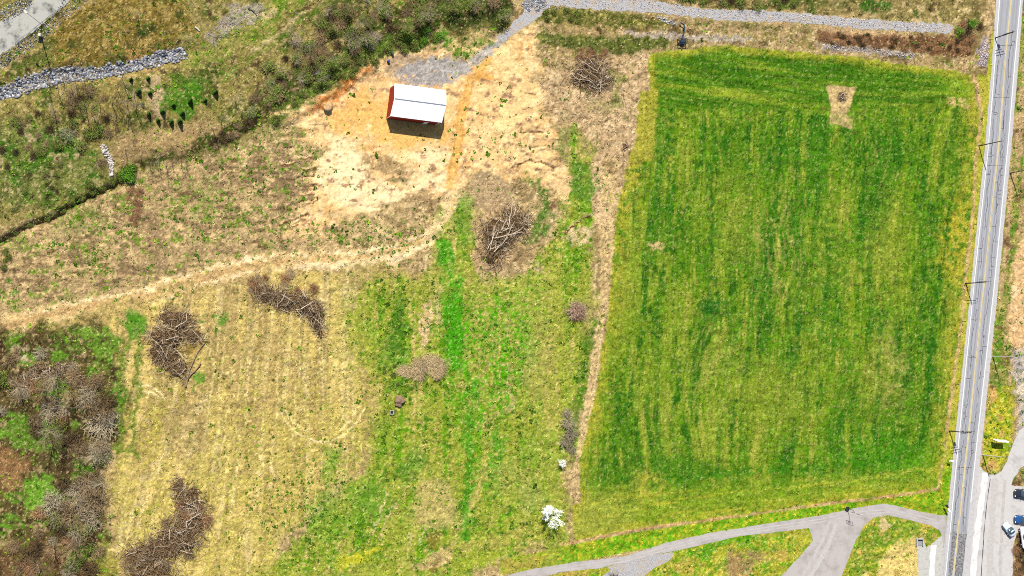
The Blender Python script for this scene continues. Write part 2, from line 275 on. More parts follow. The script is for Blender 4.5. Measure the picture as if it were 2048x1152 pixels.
    for (cx, cy) in [(407,637),(435,640),(455,636),(451,652),(441,670),(15,560),(35,585)]: mix(A(84,142,36), .85 * sstep(0, .4, sell(Uw, Vw, cx, cy, 10, 7, -20)))
    # ---------------- top strip
    ts = sstep(-4, 6, spoly(Uf, Vf, [(1075,10),(1150,14),(1330,28),(1500,50),(1650,64),(1960,70),(1975,150),(1940,150),(1900,138),(1800,124),(1600,100),(1500,92),(1450,86),(1370,98),(1300,104),(1080,140)]))
    mix(A(172,146,100), ts * .95); mix(A(146,134,74), ts * thr(.4, n3)); mix(A(210,186,146), ts * thr(.25, n4)); mix(A(112,92,58), ts * thr(.2, n2))
    m = sstep(6, -3, dline(Uf, Vf, [(1080,25),(1160,35),(1250,40),(1330,48)], [14,16,12,8])); mix(A(112,112,50), m * .85); mix(A(82,92,34), m * thr(.4, n4)); mix(A(170,156,90), m*thr(.2,n3))
    m = sstep(6, -3, dline(Uf, Vf, [(1080,72),(1160,88),(1240,90),(1330,84)], [9,14,15,9])); mix(A(88,104,40), m * .9); mix(A(66,78,30), m * thr(.3, n4)); mix(A(140,140,70), m*thr(.2,n3))
    m = sstep(3, -2, dline(Uf, Vf, [(1250,65),(1300,68),(1380,75),(1500,78)], [3,4,5,5])); mix(A(182,170,156), m * .8)
    m = sstep(6, -3, dline(Uf, Vf, [(1640,70),(1750,80),(1830,88),(1930,92)], [8,14,16,20])); mix(A(120,84,58), m * .9); mix(A(88,62,44), m * thr(.35, n4)); mix(A(156,116,80), m * thr(.25, n3))
    m = sstep(4, -2, dline(Uf, Vf, [(1640,92),(1720,100),(1830,112)], [4,6,4])); mix(A(166,152,146), m * .85 * thr(.75, n4))
    mix(A(196,164,120), .9 * sstep(5, -1, dline(Uf, Vf, [(1540,48),(1700,60),(1830,72)], [4,5,3])))
    m = sstep(4, -2, dline(Uf, Vf, [(1400,45),(1500,52),(1640,60)], [5,5,4])); mix(A(108,112,52), m * .6*thr(.6,n3))
    # top right scrub
    tr = sstep(-2, 4, spoly(Uf, Vf, [(1290,-900),(1970,-900),(1965,60),(1905,45),(1800,42),(1700,32),(1536,20),(1400,18)]))
    mix(A(142,128,76), tr * .95); mix(A(72,92,34), tr * thr(.35, n2)); mix(A(206,182,128), tr * thr(.3, n3) * sstep(1650, 1760, U)); mix(A(86,72,44), tr * thr(.25, fb(U,V,14,10,110))); mix(A(60,72,26), .7*tr * sstep(1420,1300,U)); mix(A(52,100,24), .9 * tr * sstep(0, .4, sell(Uw, Vw, 1750, 20, 36, 18)) * thr(.7, n3))
    mix(A(118,102,62), sstep(-2,10, spoly(Uw,Vw,[(1965,-200),(1985,-200),(1978,160),(1950,160),(1945,60)]))*.6)
    mix(A(200,172,126), .9 * sstep(4, 0, dline(Uf, Vf, [(1985,0),(1978,60),(1970,100)], [2,4,2]))); mix(A(170,156,152), .9 * sstep(3, -1, dline(Uf, Vf, [(1972,80),(1968,105),(1963,132)], [5,9,6])) * thr(.7, n4))
    # ---------------- the sown field
    ff = spoly(U + fx * .5, V + fy * .45, FIELD); fm = sstep(-1.6, 1.6, ff)
    # row direction follows the sides; rows run lengthways, headland across at the top
    tt = np.clip((U - 1200) / 740, 0, 1); uu = U + (V - 576) * (.045 + .055 * tt)
    uu = uu + (fb(U, V, 120, 160, 207, 2) - .5) * 26; f1 = fb(uu, V, 13, 150, 120, 4, .65); f2 = fb(uu, V, 55, 160, 124, 3); f3 = fb(uu, V, 5, 60, 128, 3); rows = .5 + .5 * np.sin(uu * 2 * math.pi / 4.9); dash = fb(uu, V, 3.2, 22, 131, 2); blob = fb(U, V, 13, 20, 133, 3)
    G = np.empty(sh + (3,)); G[:] = A(96, 138, 22)
    def gm(col, m):
        nonlocal G
        m = np.clip(m, 0, 1)[..., None]; G = G * (1 - m) + np.asarray(col) * m
    gm(A(74,128,22), sstep(.45, .8, f2) * .95); gm(A(140,156,48), sstep(.55, .2, f2) * .5)
    gm(A(64,120,22), sstep(.54, .74, f1) * .8); gm(A(146,162,44), sstep(.46, .2, f1 * .7 + n3 * .3) * .6); gm(A(178,170,76), sstep(.38, .18, f3 * .6 + f1 * .4) * .45)
    gm(A(46,104,18), sstep(.58, .74, blob) * sstep(.45, .6, f1) * .95); gm(A(184,172,92), sstep(.6, .85, dash * .6 + n4 * .4) * .55 * rows); gm(A(84,124,28), sstep(.6, .8, f3) * .5)
    gm(A(182,170,48), .75 * sstep(0, .5, sell(Uw, Vw, 1902, 470, 46, 110, 6)) * thr(.6, n3)); gm(A(186,172,92), .4 * sstep(0, .8, sell(Uw, Vw, 1560, 500, 60, 170)) * thr(.4, dash))
    gm(A(172,166,88), .55 * sstep(0,.5, sell(Uw,Vw,1780,740,50,110))*thr(.6,n3)); gm(A(160,162,76), .4*sstep(0,.9, sell(Uw,Vw,1440,760,70,170))*thr(.45,dash)); gm(A(178,166,70), .7*sstep(0,.4, sell(Uw,Vw,1262,320,40,130,8))*thr(.6,n3))
    gm(A(40,104,28), .8 * sstep(0, .5, sell(Uw, Vw, 1428, 615, 44, 34)) * thr(.75, n3)); gm(A(60,118,20), .6*sstep(0,.5,sell(Uw,Vw,1360,460,80,60))*thr(.6,n3)); gm(A(62,122,22), .7*sstep(0,.5,sell(Uw,Vw,1380,945,110,34))*thr(.8,n3))
    gm(A(72,142,20), .6*sstep(0,.8,sell(Uw,Vw,1780,915,190,70,-4))*thr(.8,n3)); gm(A(66,124,22), .7*sstep(0,.5,sell(Uw,Vw,1640,300,30,110))*thr(.7,n3)); gm(A(64,120,22), .6*sstep(0,.5,sell(Uw,Vw,1660,560,40,200))*thr(.6,n3))
    for (pp) in [[(1562,215),(1560,300),(1556,400),(1550,480)],[(1495,230),(1500,330),(1498,430)],[(1400,330),(1440,310),(1470,260)],[(1342,210),(1340,330),(1330,440)],[(1270,380),(1268,450)],[(1645,240),(1650,330)],[(1290,560),(1280,680),(1262,780),(1240,850)],[(1360,700),(1350,820)],[(1730,300),(1725,380),(1720,480)],[(1855,230),(1850,320),(1845,420)],[(1540,560),(1538,680)],[(1870,590),(1862,700),(1850,820),(1838,900)],[(1915,290),(1905,380),(1890,480),(1880,560)],[(1420,300),(1424,420),(1420,560)],[(1250,720),(1238,800),(1225,900)],[(1800,640),(1790,760)],[(1760,620),(1755,780),(1748,880)],[(1600,620),(1590,720),(1565,820)],[(1710,720),(1700,830)],[(1470,800),(1462,900)]]:
        gm(A(44,106,20), .9 * sstep(8, 1, dline(Uf, Vf, pp)) * thr(.6, blob * .5 + n3 * .5))
    for pp, col_, hw_ in [([(1310,965),(1450,948),(1600,938),(1750,925),(1880,870)], (56,122,18), 11), ([(1600,650),(1680,690),(1760,640)], (70,128,26), 5), ([(1230,880),(1290,950),(1420,975)], (56,118,20), 8), ([(1480,985),(1700,962),(1868,935)], (170,178,60), 5), ([(1690,170),(1740,200),(1790,260),(1800,330)], (52,112,20), 6), ([(1620,180),(1540,190),(1480,230),(1450,300)], (56,114,20), 6), ([(1330,225),(1500,232),(1650,226)], (132,158,46), 3)]:
        gm(A(*col_), .75 * sstep(hw_, hw_ * .2, dline(Uf, Vf, pp)) * thr(.7, n3))
    for (cx, cy, rx, ry) in [(1470,430,70,150),(1780,520,60,180),(1540,800,110,120),(1750,760,80,110),(1250,620,40,160),(1900,760,30,150)]: gm(A(150,158,52), .5 * sstep(0, .9, sell(Uw, Vw, cx, cy, rx, ry)) * thr(.6, f1))
    gm(A(176,170,56), .7 * sstep(46, 8, ff) * thr(.5, n3 * .5 + f1 * .5))
    # headland: cross rows, darker
    hl = sstep(-6, 10, spoly(Uf, Vf, [(1300,180),(1298,90),(1400,80),(1700,100),(1960,140),(1960,210),(1900,205),(1760,218),(1600,222),(1450,215),(1350,222),(1318,215)]))
    vv = V - (U - 1500) * .1 - 12 * np.sin((U - 1300) / 210.); h1 = fb(U, vv, 150, 9, 140, 3); h2 = fb(U, vv, 60, 3.2, 144, 2)
    H = np.empty(sh + (3,)); H[:] = A(88, 134, 26)
    for col, m_ in ((A(62,112,20), sstep(.5, .7, h1) * .8), (A(140,158,44), sstep(.4, .2, h1) * .8), (A(54,104,18), sstep(.55, .75, h2) * .5), (A(150,160,52), sstep(.4, .2, h2) * .3), (A(50,102,16), .7 * sstep(0,.5,sell(Uw,Vw,1430,140,110,26,3))*thr(.6,n3)), (A(132,160,40), .7*sstep(0,.5,sell(Uw,Vw,1920,170,40,40))), (A(150,158,52), .7*sstep(16,4,np.abs(ff)))):
        H = H * (1 - m_[..., None]) + col * m_[..., None]
    G = G * (1 - hl[..., None]) + H * hl[..., None]
    # lower headland: yellow-green
    lh = sstep(930, 985, V - (1700 - U) * .06); gm(A(128,158,34), lh * .55); gm(A(180,178,54), lh * thr(.3, fb(U, V + (U - 1500) * .13, 90, 7, 150)) * .7); gm(A(188,178,66), .6*sstep(0,.9,sell(Uw,Vw,1300,985,40,60))*thr(.6,n3)); gm(A(176,172,74), lh*.5*sstep(1320,1180,U))
    gm(A(170,166,50), .6 * sstep(22, 2, np.abs(ff)) * thr(.6, n3)); gm(A(216,186,128), .9 * sstep(0, .5, sell(Uf, Vf, 1310, 492, 18, 9, 0)) * thr(.75, n4))
    gm(A(210,180,120), .8 * sstep(0, .4, sell(Uf, Vf, 1915, 205, 34, 9, 10)) * thr(.6, n4))
    # field-left strip tan mix near y 180-320
    gm(A(168,162,60), .85 * sstep(-3, 3, spoly(U, V, [(1276,180),(1318,176),(1312,240),(1304,320),(1258,330)])) * thr(.85, n4))
    # unsown triangle
    trg = [(1654,171),(1712,175),(1704,208),(1694,228),(1706,240),(1705,260),(1682,250),(1658,248),(1662,214)]
    m_ = sstep(-1.5, 1.5, spoly(U + fx * .3, V + fy * .3, trg)); gm(A(206,178,124), m_ * (.95 - .5 * sstep(222, 232, V) * thr(.6, n3))); gm(A(160,130,92), m_ * thr(.3, n4) * .7)
    C = C * (1 - fm[..., None]) + G * fm[..., None]; relief = setv(relief, .85 + .3 * rows * 0, fm); green = setv(green, -1.0, fm)
    # plough line at the lower edge, verge by the road
    mix(A(200,158,108), .95 * sstep(3.5, 1, dline(U + fx * .3, V + fy * .3, [(1120,1090),(1200,1073),(1250,1064),(1330,1051),(1400,1042),(1500,1029),(1600,1014),(1700,1001),(1800,989),(1860,981),(1880,974)])) * thr(.7, n2) * .85)
    vg = sstep(-1, 2, spoly(U, V, [(1952,150),(1972,150),(1985,60),(1998,60),(1975,288),(1945,576),(1915,864),(1893,1100),(1880,1040),(1800,1015),(1700,1025),(1500,1055),(1330,1090),(1100,1135),(1000,1150),(1000,1120),(1120,1094),(1250,1068),(1400,1045),(1600,1017),(1800,992),(1876,980),(1890,905),(1896,850),(1913,720),(1925,600),(1942,470),(1950,330),(1958,258),(1958,215)])) 
    mix(A(140,172,34), vg * .95); mix(A(104,164,26), vg * thr(.45, n3)); mix(A(198,186,52), vg * thr(.25, n4)); mix(A(190,176,70), .7 * vg * thr(.4, n2) * sstep(960, 900, V)); mix(A(178,160,78), .8 * vg * sstep(1160, 1060, U) * thr(.7, n3)); mix(A(190,180,70), vg * .6 * sstep(950,900,V))
    mix(A(204,170,116), .95 * sstep(4.5, 1.5, dline(U + fx * .3, V, [(1944,150),(1958,185),(1960,240),(1951,330),(1947,400),(1941,480),(1930,560),(1924,640),(1912,725),(1901,800),(1893,860)])))
    # ---------------- lawns at the bottom
    lw = sstep(-2, 4, spoly(U, V, [(980,1400),(1100,1150),(1330,1100),(1500,1060),(1800,1030),(1885,1050),(1890,1400)]))
    mix(A(164,168,46), lw * .95); mix(A(112,160,30), lw * thr(.4, n3)); mix(A(204,176,84), lw * thr(.3, n2)); mix(A(214,196,76), lw * thr(.2, n4)); green = setv(green, .2, lw)
    mix(A(158,130,90), .8 * lw * sstep(0, .4, sell(Uw, Vw, 1500, 1125, 60, 26, -20)) * thr(.7, n3)); mix(A(88,158,24), .85*lw*sstep(0,.4,sell(Uw,Vw,1440,1092,110,16,-12))*thr(.8,n3))
    ls = sstep(-2, 3, spoly(U, V, [(1690,1180),(1705,1110),(1725,1060),(1760,1030),(1800,1034),(1882,1062),(1890,1180)]))
    mix(A(96,146,32), ls * .8 * thr(.75, n3)); mix(A(232,206,128), ls * .95 * sstep(-4, 12, spoly(Uw, Vw, [(1735,1160),(1760,1120),(1810,1085),(1845,1075),(1850,1200),(1735,1200)]))); mix(A(206,176,90), ls * thr(.3, n3) * .7); mix(A(216,190,140), .8*ls*sstep(0,.4,sell(Uw,Vw,1768,1056,14,10)))
    # ---------------- right of the road
    rr = sstep(-1, 2, spoly(U, V, [(2044,-900),(2900,-900),(2900,1900),(1950,1900),(1966,880),(1996,576),(2024,288)]))
    mix(A(150,148,72), rr * .95); mix(A(96,134,38), rr * thr(.42, n3)); mix(A(188,158,112), rr * thr(.35, fb(U + V * .1, V, 9, 90, 160))); mix(A(120,92,64), rr * thr(.18, n2)); green = setv(green, .3, rr)
    mix(A(192,160,118), .85 * rr * sstep(5, -2, dline(Uf, Vf, [(2052,120),(2040,260),(2034,350)], [6,8,4])))
    m = rr * sstep(-3, 5, spoly(Uf, Vf, [(2040,480),(2060,480),(2080,720),(2022,700),(2014,660),(2020,590),(2024,520)])); mix(A(222,182,130), m * .95); mix(A(244,212,164), m * thr(.3, n3))
    m = rr * sstep(-6, 6, spoly(Uf, Vf, [(2022,700),(2090,690),(2090,860),(2036,870),(2033,800)])); mix(A(206,190,170), m * .95); mix(A(168,160,156), m * thr(.45, n3))
    m = rr * sstep(-3, 5, spoly(Uf, Vf, [(1975,780),(2024,775),(2028,860),(2015,915),(1990,945),(1962,935)])); mix(A(190,184,44), m * .9); mix(A(132,160,30), m * thr(.4, n3)); mix(A(212,170,100), m*thr(.2,n2))
    m = sstep(-3, 6, spoly(Uf, Vf, [(2028,1075),(2040,1062),(2100,1062),(2100,1152),(2026,1152)])); mix(A(110,84,60), m * .95); mix(A(70,50,38), m * thr(.4, n3))
    # ---------------- grey margins under pavements
    # fine grain everywhere
    w1 = vn(U / 1.9 + 3.3, V / 1.9, 35); w2 = vn(U / 1.25, V / 1.25 + 9.1, 38); w3 = fb(U, V, 6, 5, 200, 2)
    sand = np.clip((C[..., 0] - .28) / .12, 0, 1) * (1 - fm); k = 1 - .55 * sand - .45 * fm
    C = C * (1 - (.45 * sstep(.66, .9, w1) * k)[..., None]) + np.asarray(A(86, 72, 44)) * (.45 * sstep(.66, .9, w1) * k)[..., None]
    C = C * (1 - (.45 * sstep(.70, .95, w2) * k * (1 - vg))[..., None]) + np.asarray(A(226, 202, 150)) * (.45 * sstep(.70, .95, w2) * k * (1 - vg))[..., None]
    g = 1 + ((n5 - .5) * .5 + (w1 - .5) * .45 + (w2 - .5) * .5 + (w3 - .5) * .4) * (1 - .35 * sand)
    g = np.maximum(g, .3)
    C = np.clip(C * g[..., None], 0, .8)
    return C, relief, green

SHEETS = []     # polygons whose ground must stay flat
RIP = [(-60,210),(0,190),(60,165),(120,150),(200,145),(270,130),(330,112),(368,104)]
RIPW = [12,11,15,14,9,9,12,10]
DITCH = [(-40,500),(10,480),(60,452),(110,436),(150,408),(190,390),(240,366)]
def height(U, V, relief=None):
    """large forms of the ground in metres"""
    h = 0.5 * (fb(U, V, 260, 260, 170, 2) - .5)
    h = h + .9 * np.exp(-(dline(U, V, [(300,300),(400,290),(480,242),(545,200),(620,155),(700,110),(780,66),(860,30),(1000,5)]) / 20) ** 2)
    h = h - 1.1 * np.exp(-(dline(U, V, RIP) / 20) ** 2)
    h = h - 1.8 * np.exp(-(dline(U, V, DITCH) / 7) ** 2)
    d = dline(U, V, [(560,238),(625,218),(670,196),(710,165),(740,138)]); s = (U * .55 + V * .85 - (625 * .55 + 218 * .85))
    h = h + .7 * np.exp(-(d / 30) ** 2) * sstep(9, -9, s + 10 * (vn(U / 9, V / 9, 206) - .5))
    h = h + 1.0 * np.clip(sell(U, V, 846, 736, 58, 36, 0), 0, 1) ** .7
    h = h + .8 * np.clip(sell(U, V, 655, 212, 12, 11, 0), 0, 1) ** .6
    for (cx, cy, rx, ry, a, k) in [(1183,145,44,50,0,.5),(1003,465,60,72,20,.5),(575,600,80,40,20,.4),(345,690,60,80,0,.4),(340,1050,80,90,20,.5)]:
        h = h + k * np.clip(sell(U, V, cx, cy, rx, ry, a), 0, 1)
    h = h + .35 * (fb(U, V, 22, 16, 176, 3) - .5) * 1.2
    return h
def flat(U, V):
    """0 where pavements lie"""
    f = np.ones(U.shape)
    for P in SHEETS:
        f = np.minimum(f, sstep(-3, -16, spoly(U, V, P)))
    bx = spoly(U, V, [(755,160),(905,160),(905,290),(755,290)])
    f = np.minimum(f, sstep(0, -14, bx))
    return f
def ground_z(u, v):
    U = np.atleast_1d(np.asarray(u, float)); V = np.atleast_1d(np.asarray(v, float))
    return height(U, V) * flat(U, V)

# --- pavement outlines
ROAD = [(1999,-500),(1992,0),(1982,144),(1970,288),(1941,576),(1911,864),(1888,1090),(1884,1152),(1870,1300),(1925,1300),(1938,1152),(1950,1010),(1966,864),(1996,576),(2023,288),(2037,120),(2046,0),(2060,-500)]
DRIVE = [(1010,1152),(1060,1139),(1150,1124),(1250,1112),(1290,1100),(1330,1086),(1420,1066),(1536,1047),(1640,1031),(1700,1018),(1740,1011),(1765,1007),(1790,1011),(1840,1023),(1882,1031),(1893,1030),(1888,1092),(1880,1062),(1860,1050),(1800,1036),(1770,1030),(1745,1036),(1727,1052),(1713,1078),(1697,1115),(1683,1152),(1660,1300),(1500,1300),(1562,1152),(1600,1112),(1626,1082),(1618,1056),(1536,1066),(1480,1072),(1400,1090),(1350,1102),(1300,1112),(1200,1136),(1120,1144),(1095,1152)]
BRANCH = [(1215,1134),(1240,1125),(1310,1108),(1346,1105),(1345,1116),(1310,1135),(1290,1152),(1260,1300),(1150,1300),(1205,1152),(1222,1140)]
LOT = [(1944,960),(1956,930),(1962,936),(1978,950),(1992,948),(2003,942),(2014,924),(2024,892),(2037,862),(2080,835),(2080,905),(2040,938),(2028,955),(2022,970),(2080,978),(2080,1060),(2034,1066),(2026,1090),(2024,1300),(1922,1300),(1932,1152)]
LANEW = [(1834,1078),(1846,1080),(1852,1096),(1875,1078),(1888,1066),(1886,1152),(1878,1300),(1840,1300),(1836,1120)]
GTOP = [(1045,-300),(1290,-300),(1292,-2),(1340,8),(1400,17),(1536,22),(1620,28),(1700,36),(1800,44),(1895,47),(1905,52),(1902,67),(1830,64),(1700,55),(1620,48),(1560,44),(1470,42),(1420,37),(1330,28),(1250,22),(1150,16),(1100,10),(1078,34),(1046,56),(1026,70),(1006,84),(996,76),(1014,58),(1030,42),(1046,22)]
PATHTL = [(-200,215),(-200,130),(-60,78),(0,44),(40,26),(72,-2),(110,-60),(240,-120),(180,-40),(128,14),(95,38),(50,76),(0,110),(-60,150)]
SHEETS += [ROAD, DRIVE, BRANCH, LOT, LANEW, GTOP, PATHTL]

# ------------------------------------------------------------------ mesh helpers
def new_mesh(name, V, F, mats=(), col=None, smooth=False):
    V = np.asarray(V, np.float32); F = np.asarray(F, np.int32)
    me = bpy.data.meshes.new(name)
    k = F.shape[1]
    me.vertices.add(len(V)); me.vertices.foreach_set('co', V.ravel())
    me.loops.add(F.size); me.loops.foreach_set('vertex_index', F.ravel())
    me.polygons.add(len(F)); me.polygons.foreach_set('loop_start', np.arange(0, F.size, k, dtype=np.int32))
    try: me.polygons.foreach_set('loop_total', np.full(len(F), k, np.int32))
    except Exception: pass
    if smooth: me.polygons.foreach_set('use_smooth', np.ones(len(F), bool))
    me.update(calc_edges=True)
    if col is not None:
        at = me.color_attributes.new('tint', 'FLOAT_COLOR', 'POINT')
        c = np.ones((len(V), 4), np.float32); c[:, :3] = col
        at.data.foreach_set('color', c.ravel())
    for m in mats: me.materials.append(m)
    return me
def link(name, me, parent=None, loc=None, rot=None, scale=None):
    o = bpy.data.objects.new(name, me); scene.collection.objects.link(o)
    if parent is not None: o.parent = parent
    if loc is not None: o.location = loc
    if rot is not None: o.rotation_euler = rot
    if scale is not None: o.scale = scale
    return o
def tag(o, label=None, cat=None, group=None, kind=None):
    if label: o['label'] = label
    if cat: o['category'] = cat
    if group: o['group'] = group
    if kind: o['kind'] = kind
    return o
def thing(name, label, cat, u, v, rz=0, group=None, z=None, sc=1.0):
    zz = float(ground_z(u, v)[0]) if z is None else z
    o = link(name, None, None, (X(u), Y(v), zz), (0, 0, rz), (sc, sc, sc))
    return tag(o, label, cat, group)
def tubes(P0, P1, R0, R1, k=3, caps=False):
    P0 = np.asarray(P0, float); P1 = np.asarray(P1, float); n = len(P0)
    R0 = np.broadcast_to(R0, n); R1 = np.broadcast_to(R1, n)
    d = P1 - P0; d /= (np.linalg.norm(d, axis=1, keepdims=True) + 1e-9)
    ref = np.where(np.abs(d[:, 2:3]) > .9, [[1., 0, 0]], [[0, 0, 1.]])
    a = np.cross(d, ref); a /= np.linalg.norm(a, axis=1, keepdims=True); b = np.cross(d, a)
    an = np.arange(k) * 2 * math.pi / k
    ring = a[:, None] * np.cos(an)[None, :, None] + b[:, None] * np.sin(an)[None, :, None]
    V = np.concatenate([P0[:, None] + ring * R0[:, None, None], P1[:, None] + ring * R1[:, None, None]], 1).reshape(-1, 3)
    j = np.arange(k); q = np.stack([j, (j + 1) % k, (j + 1) % k + k, j + k], 1)
    F = (q[None] + (np.arange(n) * 2 * k)[:, None, None]).reshape(-1, 4)
    return V, F
def cards(Cn, size, rng, up=0.5, elong=1.0):
    """small leaf quads of random tilt"""
    n = len(Cn); size = np.broadcast_to(size, n)[:, None]
    nrm = rng.normal(size=(n, 3)); nrm[:, 2] = np.abs(nrm[:, 2]) + up; nrm /= np.linalg.norm(nrm, axis=1, keepdims=True)
    t = np.cross(nrm, rng.normal(size=(n, 3))); t /= np.linalg.norm(t, axis=1, keepdims=True); b = np.cross(nrm, t)
    t = t * size * elong; b = b * size
    V = np.stack([Cn - t, Cn - b * .7, Cn + t, Cn + b * .7], 1).reshape(-1, 3)
    F = np.arange(n * 4).reshape(n, 4)
    return V, F
def join(*vf):
    Vs, Fs, o = [], [], 0
    for V, F in vf:
        Vs.append(V); Fs.append(F + o); o += len(V)
    return np.concatenate(Vs), np.concatenate(Fs)
def boxvf(cx, cy, cz, sx, sy, sz):
    v = np.array([[x, y, z] for z in (-.5, .5) for x, y in ((-.5, -.5), (.5, -.5), (.5, .5), (-.5, .5))]) * [sx, sy, sz] + [cx, cy, cz]
    f = np.array([[0, 3, 2, 1], [4, 5, 6, 7], [0, 1, 5, 4], [1, 2, 6, 5], [2, 3, 7, 6], [3, 0, 4, 7]])
    return v, f
def bevel_box(name, cx, cy, cz, sx, sy, sz, mat, parent=None, bev=0.03, seg=2):
    bm = bmesh.new(); V, F = boxvf(cx, cy, cz, sx, sy, sz)
    vs = [bm.verts.new(p) for p in V]
    for f in F: bm.faces.new([vs[i] for i in f])
    if bev > 0: bmesh.ops.bevel(bm, geom=bm.edges[:], offset=bev, segments=seg, affect='EDGES')
    me = bpy.data.meshes.new(name); bm.to_mesh(me); bm.free(); me.materials.append(mat)
    return link(name, me, parent)

# ------------------------------------------------------------------ materials
def mat(name, col, rough=.9, var=.25, scale=3.0, metal=0.0, attr=False, spec=.2, bump=0.0, rnd=0.0, trans=0.0, stretch=None, dirt=None):
    m = bpy.data.materials.new(name); m.use_nodes = True; t = m.node_tree; N = t.nodes; L = t.links
    b = N['Principled BSDF']; b.inputs['Roughness'].default_value = rough; b.inputs['Metallic'].default_value = metal; b.inputs['Specular IOR Level'].default_value = spec
    tc = N.new('ShaderNodeNewGeometry'); src = tc.outputs['Position']
    if stretch:
        mp = N.new('ShaderNodeMapping'); mp.inputs['Scale'].default_value = stretch; L.new(src, mp.inputs['Vector']); src = mp.outputs['Vector']
    nz = N.new('ShaderNodeTexNoise'); nz.inputs['Scale'].default_value = scale; nz.inputs['Detail'].default_value = 5; nz.inputs['Roughness'].default_value = .65; L.new(src, nz.inputs['Vector'])
    mr = N.new('ShaderNodeMapRange'); mr.inputs[1].default_value = .3; mr.inputs[2].default_value = .7; mr.inputs[3].default_value = 1 - var; mr.inputs[4].default_value = 1 + var; L.new(nz.outputs['Fac'], mr.inputs[0])
    fac = mr.outputs[0]
    if rnd:
        oi = N.new('ShaderNodeObjectInfo'); r2 = N.new('ShaderNodeMapRange'); r2.inputs[3].default_value = 1 - rnd; r2.inputs[4].default_value = 1 + rnd; L.new(oi.outputs['Random'], r2.inputs[0])
        mu = N.new('ShaderNodeMath'); mu.operation = 'MULTIPLY'; L.new(fac, mu.inputs[0]); L.new(r2.outputs[0], mu.inputs[1]); fac = mu.outputs[0]
    vm = N.new('ShaderNodeVectorMath'); vm.operation = 'SCALE'; L.new(fac, vm.inputs['Scale'])
    if attr:
        at = N.new('ShaderNodeAttribute'); at.attribute_name = 'tint'; L.new(at.outputs['Color'], vm.inputs[0])
    else: vm.inputs[0].default_value = tuple(col)[:3]
    out = vm.outputs[0]
    if dirt is not None:
        dcol, dsc, lo, hi = dirt
        n2 = N.new('ShaderNodeTexNoise'); n2.inputs['Scale'].default_value = dsc; n2.inputs['Detail'].default_value = 6; n2.inputs['Roughness'].default_value = .7; L.new(src, n2.inputs['Vector'])
        m2 = N.new('ShaderNodeMapRange'); m2.inputs[1].default_value = lo; m2.inputs[2].default_value = hi; L.new(n2.outputs['Fac'], m2.inputs[0])
        mx = N.new('ShaderNodeMix'); mx.data_type = 'RGBA'; L.new(m2.outputs[0], mx.inputs['Factor']); L.new(out, mx.inputs[6]); mx.inputs[7].default_value = tuple(dcol) + (1,); out = mx.outputs[2]
    L.new(out, b.inputs['Base Color'])
    if bump:
        bp = N.new('ShaderNodeBump'); bp.inputs['Strength'].default_value = 1; bp.inputs['Distance'].default_value = bump; L.new(nz.outputs['Fac'], bp.inputs['Height']); L.new(bp.outputs['Normal'], b.inputs['Normal'])
    return m
M_ground = mat('ground_cover', (0, 0, 0), 1.0, .22, 3.2, attr=True, spec=0.0, bump=.12)
M_grass = mat('grass_blades', (0, 0, 0), 1.0, .2, 2.0, attr=True, spec=0.0)
M_asph = mat('worn_asphalt', A(172, 173, 178), .9, .07, 14, spec=.2, stretch=(1, .12, 1), dirt=(A(150,150,156), .6, .5, .75))
M_should = mat('pale_shoulder', A(198, 196, 196), .95, .1, 7, spec=.1, dirt=(A(176,174,176), 1.2, .5, .7))
M_track = mat('tyre_polished_asphalt', A(158, 160, 167), .85, .08, 14, spec=.2, stretch=(1, .12, 1))
M_patch = mat('speckled_old_asphalt', A(112, 112, 116), .95, .95, 4.0, spec=.1, dirt=(A(168,166,162), 2.4, .45, .6))
M_white = mat('white_road_paint', A(244, 244, 242), .8, .1, 9, dirt=(A(190,190,192), 5, .55, .75))
M_yellow = mat('faded_yellow_paint', A(238, 212, 130), .8, .12, 9, dirt=(A(184,176,160), 5, .55, .75))
M_crack = mat('tar_crack', A(72, 70, 78), .9, .2, 9)
M_drive = mat('driveway_asphalt', A(190, 183, 180), .95, .08, 6, spec=.1, dirt=(A(160,152,146), .35, .46, .72))
M_lot = mat('pale_lot', A(206, 202, 200), .95, .09, 3, spec=.1, dirt=(A(178,172,170), .35, .5, .7))
M_gravel = mat('crushed_gravel', A(182, 180, 182), 1, .5, 4.5, spec=.1, bump=.12, dirt=(A(196,170,132), .4, .5, .72))
M_concrete = mat('old_concrete', A(198, 196, 190), .95, .1, 4, dirt=(A(158,152,144), 1.3, .5, .75))
M_pathtl = mat('light_pavement', A(186, 184, 176), .95, .1, 3, dirt=(A(96,96,92), .35, .5, .68))
M_roof = mat('white_roof_metal', (.60, .62, .66), .55, .07, .8, metal=0.0, spec=.3, stretch=(1.5, .3, .3), dirt=((.5, .5, .5), .7, .56, .8))
M_red = mat('red_barn_siding', A(200, 52, 24), .7, .12, 6, stretch=(6, 6, .4), spec=.3)
M_ridge = mat('ridge_metal', A(214, 218, 228), .5, .08, 5)
M_trim = mat('white_trim', (.72, .72, .72), .6, .04, 5)
M_wood = mat('weathered_pole', A(120, 104, 90), .9, .2, 8)
M_darkpole = mat('dark_pole', A(70, 66, 62), .8, .2, 8)
M_paleP = mat('pale_pole', A(224, 218, 204), .7, .08, 8)
M_glassI = mat('insulator', (.3, .32, .34), .3, .05, 8)
M_bark = mat('grey_brown_bark', A(186, 158, 118), .95, .3, 2.5, rnd=.25)
M_barkG = mat('grey_bark', A(206, 190, 158), .95, .25, 2.5, rnd=.15)
M_barkD = mat('dark_bark', A(112, 92, 62), .95, .3, 2.5, rnd=.25)
M_barkR = mat('red_brown_twigs', A(208, 160, 116), .95, .3, 2.5, rnd=.15)
M_twig = mat('dry_twigs', A(136, 108, 84), .95, .45, 1.6)
